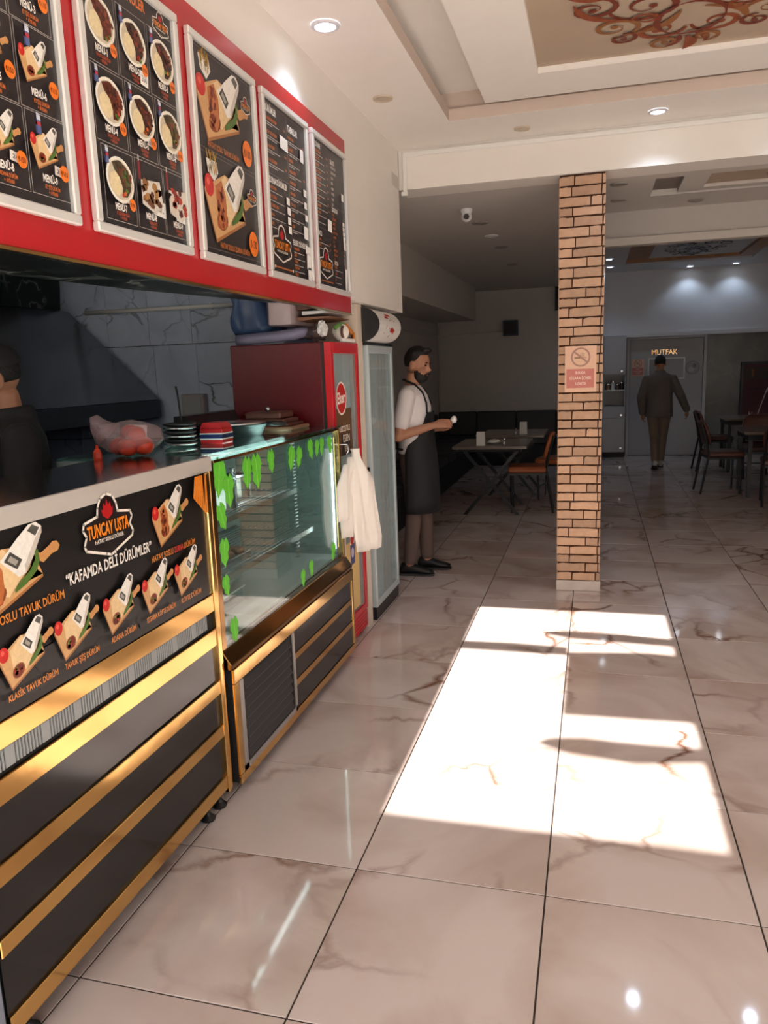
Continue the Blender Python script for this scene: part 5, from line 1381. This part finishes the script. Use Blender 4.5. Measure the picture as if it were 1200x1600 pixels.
# tables and chairs on the right
def table2(label, x, y, w_, d_):
    t = thing('dining_table', label, 'table', (x, y, 0))
    B(x-w_/2, x+w_/2, y-d_/2, y+d_/2, 0.722, 0.752).build('table_top', 'table_wood', t, bevel=0.003)
    for sx in (-1, 1):
        for sy in (-1, 1):
            B(x+sx*(w_/2-0.06)-0.022, x+sx*(w_/2-0.06)+0.022, y+sy*(d_/2-0.06)-0.022, y+sy*(d_/2-0.06)+0.022, 0.0, 0.66).build('leg', 'black_plastic', t)
    B(x-w_/2+0.03, x+w_/2-0.03, y-d_/2+0.03, y+d_/2-0.03, 0.661, 0.7215).build('apron', 'black_matte', t)
    return t
table2('dark table standing close to the right of the kitchen door', 3.50, 10.35, 0.85, 0.75)
table2('dark table at the right edge of the photo', 3.42, 8.25, 0.9, 0.75)
c1 = chair('wooden_chair', 'dark brown chair at the left side of the table near the kitchen door', 'chair', 2.99, 10.3, 0.05, 'table_brown', 'dark chairs around the right hand tables')
dup(c1, (3.4, 9.62, 0), pi/2, 'dark chair with its back to us at the table near the kitchen door')
dup(c1, (2.80, 8.35, 0), 0.1, 'dark chair at the left side of the table at the right edge')
dup(c1, (3.28, 7.55, 0), pi/2-0.15, 'dark chair with its back to us at the right edge of the photo')
dup(c1, (3.35, 8.95, 0), -pi/2, 'dark chair on the far side of the table at the right edge')

# ================================================================== LAMPS, VENTS, CAMERA, TRUNKING
def downlight(x, y, z, on, label, r=0.055, offm='lamp_off', power=9.0):
    t = thing('downlight', label, 'ceiling light', (x, y, z), 'round recessed ceiling lights')
    MB().rings([[(x+rr*cos(2*pi*k/28), y+rr*sin(2*pi*k/28), zz) for k in range(28)] for rr, zz in ((r, z-0.001), (r*0.98, z-0.008), (r*0.74, z-0.011), (r*0.70, z-0.006))], cap=False).build('bezel', 'lamp_ring' if on else offm, t, smooth=True)
    MB().lathe([(r*0.74, z-0.006), (r*0.74, z-0.0045)], x, y, 24).build('diffuser', 'lamp_on' if on else offm, t)
    if on:
        L_ = bpy.data.lights.new('downlight_lamp', 'SPOT')
        L_.energy = power; L_.spot_size = radians(115); L_.spot_blend = 0.6; L_.shadow_soft_size = 0.03; L_.color = (0.62, 0.78, 1.0)
        lo = bpy.data.objects.new('lamp', L_); COL.objects.link(lo); lo.parent = t; lo.location = (0, 0, -0.02)
    return t
Z1 = 3.03
downlight(0.199, 1.878, Z1, True, 'lit round ceiling light above the menu posters', 0.062)
downlight(1.659, 3.63, Z1, True, 'lit round ceiling light near the beam above the brick pillar', 0.055)
downlight(0.195, 2.827, Z1, False, 'unlit beige round light near the end of the sign wall', 0.055)
downlight(0.866, 3.664, Z1, False, 'unlit beige round light near the beam, left of the lit one', 0.05)
downlight(2.45, 3.64, Z1, True, 'lit round ceiling light near the beam at the right, outside the view', 0.055)
for x, y, l_ in ((0.365, 5.32, 'dark round vent nearest the dome camera'), (0.375, 6.785, 'third dark round vent from the dome camera'), (0.338, 8.246, 'farthest dark round vent on the alcove ceiling')):
    downlight(x, y, 2.78, False, l_, 0.07, 'lamp_off_dark')
downlight(0.373, 6.02, 2.78, False, 'pale round ceiling light between the dark vents of the alcove', 0.065, 'white_plastic')
for x, y, l_ in ((1.465, 4.30, 'unlit round light on the hall ceiling just behind the beam'), (1.478, 4.86, 'unlit round light second behind the beam, right of the pillar'), (2.05, 5.12, 'unlit round light below the recessed tray of the hall'), (2.70, 5.12, 'unlit round light below the ornament panel of the hall')):
    downlight(x, y, 2.78, False, l_, 0.06, 'lamp_off_dark')
for x, y, l_ in ((1.496, 10.23, 'lit far light right of the pillar, nearer of the pair'), (1.522, 11.17, 'lit far light right of the pillar, farther of the pair'), (2.731, 11.78, 'lit far light shining on the wall above the kitchen door'), (3.389, 11.76, 'lit far light shining on the wall right of the kitchen door')):
    downlight(x, y, 3.0, True, l_, 0.06, power=7.0)
dm = thing('dome_camera', 'small white security camera on the alcove ceiling', 'camera', (0.348, 4.70, 2.78))
MB().lathe([(0.045, 2.7795), (0.047, 2.765), (0.038, 2.745)], 0.348, 4.70, 20).build('base', 'white_plastic', dm)
MB().ell((0.348, 4.70, 2.725), (0.042, 0.042, 0.040), 18, 12).build('housing', 'white_plastic', dm, smooth=True)
MB().tube([(0.352, 4.665, 2.72), (0.356, 4.650, 2.714)], [0.022, 0.020], 14).build('lens', 'black_gloss', dm)
tk = thing('cable_trunking', 'white cable trunking along the top of the beam and down its left end', 'cable trunking', (0.05, 3.85, 2.74))
B(0.052, 4.69, 3.848, 3.8675, 2.985, 3.014).build('channel', 'white_plastic', tk, bevel=0.002)
B(0.052, 0.078, 3.846, 3.8675, 2.765, 2.984).build('channel', 'white_plastic', tk, bevel=0.002)
B(0.040, 0.082, 3.842, 3.8675, 2.738, 2.7645).build('end_cap', 'white_plastic', tk, bevel=0.002)

# ================================================================== ADDED CANOPY BEHIND THE CAMERA, SHAPES THE SUN PATCH
en = thing('sun_mask_canopy', 'added unseen canopy behind the viewpoint, cut to shape the sun patch', 'canopy', (1.2, -2.8, 0))
ZC, SH = 2.95, 2.95/0.702
gx0, gx1, ga, gb = 0.60, 1.765, 0.91-SH, 3.58-SH
for a in ((-5, gx0, -4.72, -0.60), (gx1, 8, -4.72, -0.60), (gx0, gx1, -4.72, ga), (gx0, gx1, gb, -0.60)):
    B(a[0], a[1], a[2], a[3], ZC, ZC+0.02).build('roof_panel', 'canopy', en)
def flap(pts): MB().prism([(x, y-SH) for x, y in pts], 'z', ZC, ZC+0.008).build('shadow_flap', 'canopy', en)  # pieces added in the gap to cast the dark bands in the patch
flap([(0.55, 2.62), (1.20, 2.61), (1.20, 2.74), (0.9, 2.76), (0.55, 2.75)])
flap([(1.20, 1.86), (1.80, 1.88), (1.80, 2.70), (1.62, 2.72), (1.4, 2.69), (1.20, 2.66)])
flap([(1.05, 2.955), (1.2, 2.89), (1.8, 2.84), (1.8, 2.96), (1.5, 3.01), (1.2, 3.02), (1.1, 2.995)])
flap([(1.10, 1.57), (1.22, 1.50), (1.5, 1.46), (1.80, 1.53), (1.80, 1.645), (1.55, 1.64), (1.3, 1.65), (1.16, 1.625)])
for x in (-4.9, 7.9):
    for y in (-5.1, -0.7):
        B(x-0.05, x+0.05, y-0.05, y+0.05, -0.03, ZC).build('post', 'frame_dark', en)

# ================================================================== PEOPLE (modelled facing +x, right side at -y)
def limb(mb, pts, rs, n=12):
    # resample for smooth joints
    P_ = [Vector(p) for p in pts]; out, ro = [], []
    for i in range(len(P_)-1):
        for k in range(5):
            t = k/5; out.append(P_[i].lerp(P_[i+1], t)); ro.append(rs[i]*(1-t)+rs[i+1]*t)
    out.append(P_[-1]); ro.append(rs[-1])
    mb.tube(out, ro, n)
    for p, r in ((out[0], ro[0]), (out[-1], ro[-1])): mb.ell(p, (r, r, r), n, 8)
    for p, r in zip(P_[1:-1], rs[1:-1]): mb.ell(p, (r*1.02,)*3, n, 8)

def hand(mb, w_, d, palm_n, curl=0.5, s=1.0, side=1):
    """w_: wrist, d: direction to the fingers, palm_n: palm normal (fingers curl towards it)"""
    d = Vector(d).normalized(); nrm = Vector(palm_n); nrm = (nrm-d*nrm.dot(d)).normalized(); lat = d.cross(nrm)*side
    w_ = Vector(w_)
    R = []
    for t, hw, th in ((0, 0.025, 0.019), (0.03, 0.034, 0.018), (0.06, 0.040, 0.016), (0.085, 0.041, 0.014), (0.095, 0.037, 0.012)):
        c = w_+d*t*s
        R.append([c+lat*hw*s*cos(2*pi*k/14)+nrm*th*s*sin(2*pi*k/14) for k in range(14)])
    mb.rings(R)
    for q, (o, ln) in enumerate(((0.030, 0.070), (0.010, 0.080), (-0.010, 0.075), (-0.030, 0.058))):
        p = w_+d*0.085*s+lat*o*s; dd = d.copy(); pts = [p-d*0.012*s, p]
        for k in range(3):
            a = curl*(0.6+0.35*k)
            dd = (dd*cos(a)+nrm*sin(a)).normalized(); p = p+dd*ln*s*(0.42, 0.33, 0.25)[k]; pts.append(p)
            nn = (nrm-dd*nrm.dot(dd)); nrm2 = nn.normalized() if nn.length > 1e-3 else nrm
        mb.tube(pts, [0.0095*s, 0.0095*s, 0.009*s, 0.008*s, 0.006*s], 8)
    p = w_+d*0.028*s+lat*0.026*s
    td = (d*0.75+lat*0.5+nrm*0.45).normalized()
    mb.tube([p, p+td*0.035*s, p+(td+d*0.5).normalized()*0.068*s], [0.0125*s, 0.0105*s, 0.0075*s], 8)

def person(label, loc, rz, pose, cloth):
    sc = cloth.get('scale', 1.0)
    t = thing('person', label, 'person', (0, 0, 0))
    J = pose
    b = MB()
    # trunk
    b.loft([(0.0, 0, 0.82, 0.10, 0.13), (0.0, 0, 0.90, 0.115, 0.165), (0.0, 0, 0.98, 0.112, 0.16), (0.005, 0, 1.06, 0.105, 0.15), (0.0, 0, 1.18, 0.112, 0.158), (-0.005, 0, 1.30, 0.115, 0.165), (-0.015, 0, 1.38, 0.10, 0.165), (-0.02, 0, 1.43, 0.075, 0.12), (-0.02, 0, 1.46, 0.055, 0.065)], 20)
    b.tube([(-0.025, 0, 1.42), (-0.01, 0, 1.48), (0.0, 0, 1.55)], [0.062, 0.056, 0.056], 14)
    hx = J.get('head', (0.015, 0, 1.62))
    hr_ = Matrix.Rotation(J.get('head_yaw', 0.0), 3, 'Z') @ Matrix.Rotation(J.get('head_pitch', 0.0), 3, 'Y')
    HP = lambda p: Vector(hx)+hr_ @ Vector(p)
    b.ell(HP((-0.005, 0, 0.025)), (0.099, 0.076, 0.095), 22, 14, rot=hr_)
    b.ell(HP((0.022, 0, -0.045)), (0.068, 0.058, 0.075), 18, 12, rot=hr_)
    b.ell(HP((0.062, 0, -0.098)), (0.026, 0.030, 0.022), 12, 8, rot=hr_)
    b.rings([[HP((0.086+a, y*0.8, z)) for a, y in ((0, -0.006), (0.006, 0), (0, 0.006), (-0.02, 0.008), (-0.02, -0.008))] if q == 0 else [HP((0.088+a*k, y*k2, z)) for a, y in ((0, -0.011), (0.012, 0), (0, 0.011), (-0.03, 0.014), (-0.03, -0.014))] for q, (z, k, k2) in enumerate(((0.022, 1, 1), (-0.008, 1.7, 0.9), (-0.032, 3.0, 1.15), (-0.045, 1.9, 1.3), (-0.050, 0.3, 1.0)))])
    b.ell(HP((0.078, 0, 0.024)), (0.016, 0.050, 0.010), 14, 8, rot=hr_)
    b.ell(HP((0.080, 0, -0.066)), (0.012, 0.022, 0.007), 12, 6, rot=hr_)
    b.ell(HP((0.079, 0, -0.078)), (0.012, 0.020, 0.007), 12, 6, rot=hr_)
    for s_ in (-1, 1):
        b.ell(HP((-0.010, s_*0.079, -0.005)), (0.022, 0.013, 0.035), 12, 8, rot=hr_)
        b.ell(HP((0.055, s_*0.040, -0.028)), (0.025, 0.018, 0.020), 10, 7, rot=hr_)
    for s_, k in ((-1, 'r'), (1, 'l')):
        sh, el, wr = J[k+'sh'], J[k+'el'], J[k+'wr']
        limb(b, [sh, el, wr], [0.052, 0.042, 0.027])
        hand(b, wr, J[k+'hd'], J[k+'hn'], J.get(k+'curl', 0.5), 1.0, J.get(k+'side', 1))
        hp_, kn, an = J[k+'hip'], J[k+'kn'], J[k+'an']
        limb(b, [hp_, kn, an], [0.088, 0.058, 0.040], 14)
    body = b.build('body', 'skin', t, local=True, remesh=0.0065, sm_it=3, smooth=True)
    # face
    for s_ in (-1, 1):
        MB().ell(HP((0.083, s_*0.032, 0.003)), (0.009, 0.012, 0.006), 10, 6, rot=hr_).build('eye', 'eye', t, local=True, smooth=True)
        MB().ell(HP((0.091, s_*0.034, 0.021)), (0.006, 0.020, 0.005), 10, 6, rot=hr_).build('eyebrow', 'hair', t, local=True)
    MB().ell(HP((0.085, 0, -0.073)), (0.008, 0.019, 0.005), 12, 6, rot=hr_).build('lips', 'lip', t, local=True, smooth=True)
    def hairfn(d):
        line = 0.10+(0.42 if d.x > 0.55 else (-0.62 if d.x < -0.1 else -0.62+(d.x+0.1)/0.65*1.04))
        k = (d.z-line)/0.18
        k = max(0.0, min(1.0, k+0.5))
        top = cloth.get('top', 0.12)*max(0.0, d.z)*(1.0 if d.x > -0.6 else 0.6)
        return 0.80+k*(0.255+top)
    MB().ell(HP((-0.005, 0, 0.027)), (0.099, 0.077, 0.095), 28, 20, hairfn, hr_).build('hair', 'hair', t, local=True, smooth=True)
    if cloth.get('quiff'):
        MB().ell(HP((0.058, 0, 0.108)), (0.046, 0.055, 0.024), 16, 10, None, hr_ @ Matrix.Rotation(-0.1, 3, 'Y')).build('quiff', 'hair', t, local=True, smooth=True)
    if cloth.get('beard'):
        def bf(d):
            k = 1.0
            lim = 0.12 if d.x < 0.05 else (0.12-0.50*min(1.0, (d.x-0.05)/0.5))
            k = max(0.0, min(1.0, (lim-d.z)/0.12+0.5))
            if d.x < -0.35: k = 0.0
            return 0.86+0.26*k
        MB().ell(HP((0.026, 0, -0.048)), (0.072, 0.0590, 0.080), 24, 18, bf, hr_).build('beard', 'hair', t, local=True, smooth=True)
        MB().tube([HP((0.080, -0.034, -0.082)), HP((0.093, -0.018, -0.060)), HP((0.098, 0, -0.057)), HP((0.093, 0.018, -0.060)), HP((0.080, 0.034, -0.082))], [0.005, 0.007, 0.006, 0.007, 0.005], 8).build('moustache', 'hair', t, local=True, smooth=True)
    # trousers
    m = MB()
    g = cloth.get('tr_r', 1.0)
    m.loft([(0.0, 0, 0.80, 0.115, 0.155), (0.0, 0, 0.90, 0.128, 0.178), (0.0, 0, 0.99, 0.122, 0.168)], 20)
    for k in ('r', 'l'):
        hp_, kn, an = [Vector(v) for v in (J[k+'hip'], J[k+'kn'], J[k+'an'])]
        limb(m, [hp_, kn, an+(kn-an)*0.10], [0.103, 0.074*g, 0.062*g], 14)
    m.build('trousers', cloth['trousers'], t, local=True, remesh=0.009, sm_it=3, smooth=True)
    # top
    m = MB()
    e = cloth.get('puff', 0.014)
    zb = cloth.get('hem', 0.93)
    secs = [(0.0, 0, zb, 0.122+e, 0.170+e), (0.0, 0, zb+0.09, 0.118+e, 0.165+e), (0.005, 0, 1.10, 0.110+e, 0.156+e), (0.0, 0, 1.20, 0.114+e, 0.160+e), (-0.005, 0, 1.30, 0.115+e, 0.165+e), (-0.015, 0, 1.385, 0.098+e, 0.165+e), (-0.02, 0, 1.435, 0.072+e, 0.115+e), (-0.02, 0, 1.462, 0.052+e, 0.066+e)]
    m.loft(secs, 22)
    for k in ('r', 'l'):
        sh, el, wr = [Vector(v) for v in (J[k+'sh'], J[k+'el'], J[k+'wr'])]
        if cloth.get('long'):
            limb(m, [sh+Vector((0, 0, -0.02)), el, wr-(wr-el)*0.06], [0.060+e*0.3, 0.056+e*0.3, 0.044+e*0.3])
        else:
            limb(m, [sh, sh.lerp(el, 0.35), sh.lerp(el, 0.66)], [0.066, 0.066, 0.064])
    if cloth.get('collar'):
        m.tube([(-0.03, 0, 1.44), (-0.025, 0, 1.50)], [0.085, 0.075], 16)
    m.build('shirt' if not cloth.get('long') else 'jacket', cloth['shirt'], t, local=True, remesh=0.009, sm_it=3, smooth=True)
    if cloth.get('apron'):
        R = []
        def arow(z, rx, ry, a0, cx=0.0, wob=0.0):
            n = 24; rg = []
            for k in range(n+1):
                a = -a0+2*a0*k/n
                q = 1+wob*sin(k*1.9+z*3)
                rg.append((cx+rx*q*cos(a), ry*q*sin(a), z))
            return rg
        for z, rx, ry, a0, cx_ in ((0.50, 0.165, 0.215, 1.95, 0.01), (0.60, 0.165, 0.212, 1.95, 0.01), (0.72, 0.162, 0.206, 1.95, 0.01), (0.85, 0.158, 0.20, 1.95, 0.008), (0.96, 0.150, 0.195, 1.95, 0.005), (1.02, 0.142, 0.188, 1.8, 0.005), (1.08, 0.138, 0.182, 1.25, 0.005), (1.16, 0.138, 0.182, 0.95, 0.002), (1.26, 0.140, 0.186, 0.62, 0.0)):
            R.append(arow(z, rx, ry, a0, cx_, 0.012))
        m = MB(); m.rings(R, cap=False, closed=False)
        m.build('apron', 'black_cloth', t, local=True, smooth=True, solid=0.006)
        for s_ in (-1, 1):
            MB().tube([(0.110, s_*0.10, 1.255), (0.105, s_*0.088, 1.33), (0.075, s_*0.078, 1.41), (0.02, s_*0.076, 1.468), (-0.06, s_*0.055, 1.50), (-0.085, 0, 1.505)], 0.008, 8).build('apron_strap', 'black_cloth', t, local=True, smooth=True)
        MB().tube([(-0.07, -0.185, 0.99), (-0.135, -0.09, 0.99), (-0.15, 0, 0.985), (-0.135, 0.09, 0.99), (-0.07, 0.185, 0.99)], 0.009, 8).build('apron_tie', 'black_cloth', t, local=True, smooth=True)
        MB().tube([(-0.15, -0.02, 0.985), (-0.165, -0.04, 0.93), (-0.16, -0.05, 0.87)], [0.010, 0.011, 0.006], 8).build('tie_end', 'white_shirt', t, local=True, smooth=True)
    # shoes
    for k in ('r', 'l'):
        an = Vector(J[k+'an']); ya = J.get(k+'toe', 0.0); ptc = J.get(k+'lift', 0.0)
        rt = Matrix.Rotation(ya, 3, 'Z') @ Matrix.Rotation(ptc, 3, 'Y')
        z0 = -an.z+0.0 if not ptc else -0.085
        base = an
        def S_(p): return base+rt @ Vector(p)
        zz = -0.082
        R = []
        for x, hw, top in ((-0.075, 0.028, 0.055), (-0.06, 0.036, 0.085), (-0.02, 0.040, 0.10), (0.04, 0.042, 0.075), (0.10, 0.046, 0.055), (0.15, 0.043, 0.042), (0.185, 0.026, 0.028)):
            R.append([S_((x, hw*cos(2*pi*q/14), zz+0.012+(top)*(0.5+0.5*sin(2*pi*q/14)))) for q in range(14)])
        sh_ = MB().rings(R).build('shoe', cloth['shoe'], t, local=True, smooth=True)
        R = []
        for x, hw in ((-0.08, 0.026), (-0.06, 0.038), (0.04, 0.043), (0.11, 0.048), (0.16, 0.044), (0.192, 0.024)):
            R.append([S_((x, -hw, zz)), S_((x, hw, zz)), S_((x, hw, zz+0.016)), S_((x, -hw, zz+0.016))])
        MB().rings(R).build('sole', cloth.get('sole', 'sole'), sh_, local=True)
    if cloth.get('cap'):
        def cf_(d): return 1.10 if d.z > -0.05 else 0.8
        MB().ell(HP((-0.008, 0, 0.042)), (0.102, 0.080, 0.088), 26, 18, cf_, hr_).build('cap', 'black_cloth', t, local=True, smooth=True)
        R = []
        for x, hw, dz in ((0.07, 0.070, 0.045), (0.12, 0.064, 0.040), (0.155, 0.04, 0.034)):
            R.append([HP((x, -hw, dz)), HP((x, 0, dz+0.008)), HP((x, hw, dz)), HP((x, hw, dz+0.006)), HP((x, 0, dz+0.015)), HP((x, -hw, dz+0.006))])
        MB().rings(R).build('cap_peak', 'black_cloth', t, local=True)
    t.location = loc; t.rotation_euler = (0, 0, rz); t.scale = (sc, sc, sc)
    return t

STAND = dict(rhip=(0, -0.09, 0.90), rkn=(0.01, -0.095, 0.50), ran=(-0.02, -0.10, 0.083), lhip=(0, 0.09, 0.90), lkn=(0.02, 0.10, 0.50), lan=(0.0, 0.11, 0.083))
# the waiter in profile
p1 = dict(STAND)
p1.update(ran=(-0.055, -0.105, 0.083), rkn=(-0.01, -0.10, 0.49), lan=(0.05, 0.10, 0.083), lkn=(0.04, 0.10, 0.50),
          rsh=(-0.025, -0.185, 1.385), rel=(-0.085, -0.235, 1.095), rwr=(0.165, -0.13, 1.165), rhd=(0.9, 0.25, 0.12), rhn=(0.2, 0.8, -0.45), rcurl=0.55, rside=1,
          lsh=(-0.02, 0.185, 1.385), lel=(-0.04, 0.245, 1.10), lwr=(0.165, 0.06, 1.13), lhd=(0.9, -0.35, 0.15), lhn=(0.2, -0.7, 0.55), lcurl=0.5, lside=-1,
          head=(0.030, 0, 1.612), head_yaw=-0.28, head_pitch=0.10)
person('bearded man in white t-shirt and long black apron standing beside the cooler', (0.0, 4.25, 0), 0.04, p1, dict(shirt='white_shirt', trousers='brown_trousers', shoe='shoe_black', tr_r=0.86, apron=True, beard=True, quiff=True, hem=0.95, top=0.16))
cl = thing('folded_tissue', 'crumpled white tissue held in the hands of the bearded man', 'tissue', (0.29, 4.22, 1.19))
crumple((0.305, 4.215, 1.198), (0.022, 0.026, 0.026), 'tissue', 'paper_white', cl, 0.3, 12, (14, 10))
# the man walking away
p2 = dict(rhip=(0, -0.09, 0.90), rkn=(0.10, -0.07, 0.50), ran=(0.20, -0.05, 0.09), lhip=(0, 0.09, 0.90), lkn=(0.02, 0.06, 0.49), lan=(-0.16, 0.045, 0.115), llift=0.35,
          rsh=(-0.02, -0.185, 1.385), rel=(-0.06, -0.30, 1.12), rwr=(0.02, -0.40, 0.90), rhd=(0.25, -0.15, -0.95), rhn=(0.3, 0.9, 0), rcurl=0.5, rside=-1,
          lsh=(-0.02, 0.185, 1.385), lel=(-0.03, 0.26, 1.10), lwr=(0.04, 0.24, 0.86), lhd=(0.1, -0.03, -1), lhn=(0.3, -0.9, 0), lcurl=0.6, lside=1,
          head=(0.02, 0, 1.60), head_pitch=0.15)
person('man in grey jacket and khaki trousers walking away toward the kitchen door', (2.235, 10.45, 0.0), pi/2-0.05, p2, dict(shirt='grey_jacket', trousers='khaki', shoe='shoe_grey', tr_r=0.86, long=True, collar=True, puff=0.035, hem=0.80, scale=0.955, top=0.10))
# kitchen worker at the left edge
p3 = dict(STAND)
p3.update(rsh=(-0.02, -0.185, 1.385), rel=(0.02, -0.25, 1.10), rwr=(0.20, -0.18, 1.06), rhd=(0.95, 0.2, -0.1), rhn=(0.1, 0.5, -0.8), rcurl=0.45, rside=1,
          lsh=(-0.02, 0.185, 1.385), lel=(0.02, 0.25, 1.10), lwr=(0.20, 0.18, 1.06), lhd=(0.95, -0.2, -0.1), lhn=(0.1, -0.5, -0.8), lcurl=0.45, lside=-1,
          head=(0.03, 0, 1.60), head_pitch=0.2)
person('kitchen worker in black cap and black shirt, cut by the left edge', (-0.78, 0.87, 0), -2.3, p3, dict(shirt='black_cloth', trousers='black_cloth', shoe='shoe_black', cap=True, hem=0.90, scale=1.0, collar=True, puff=0.02))
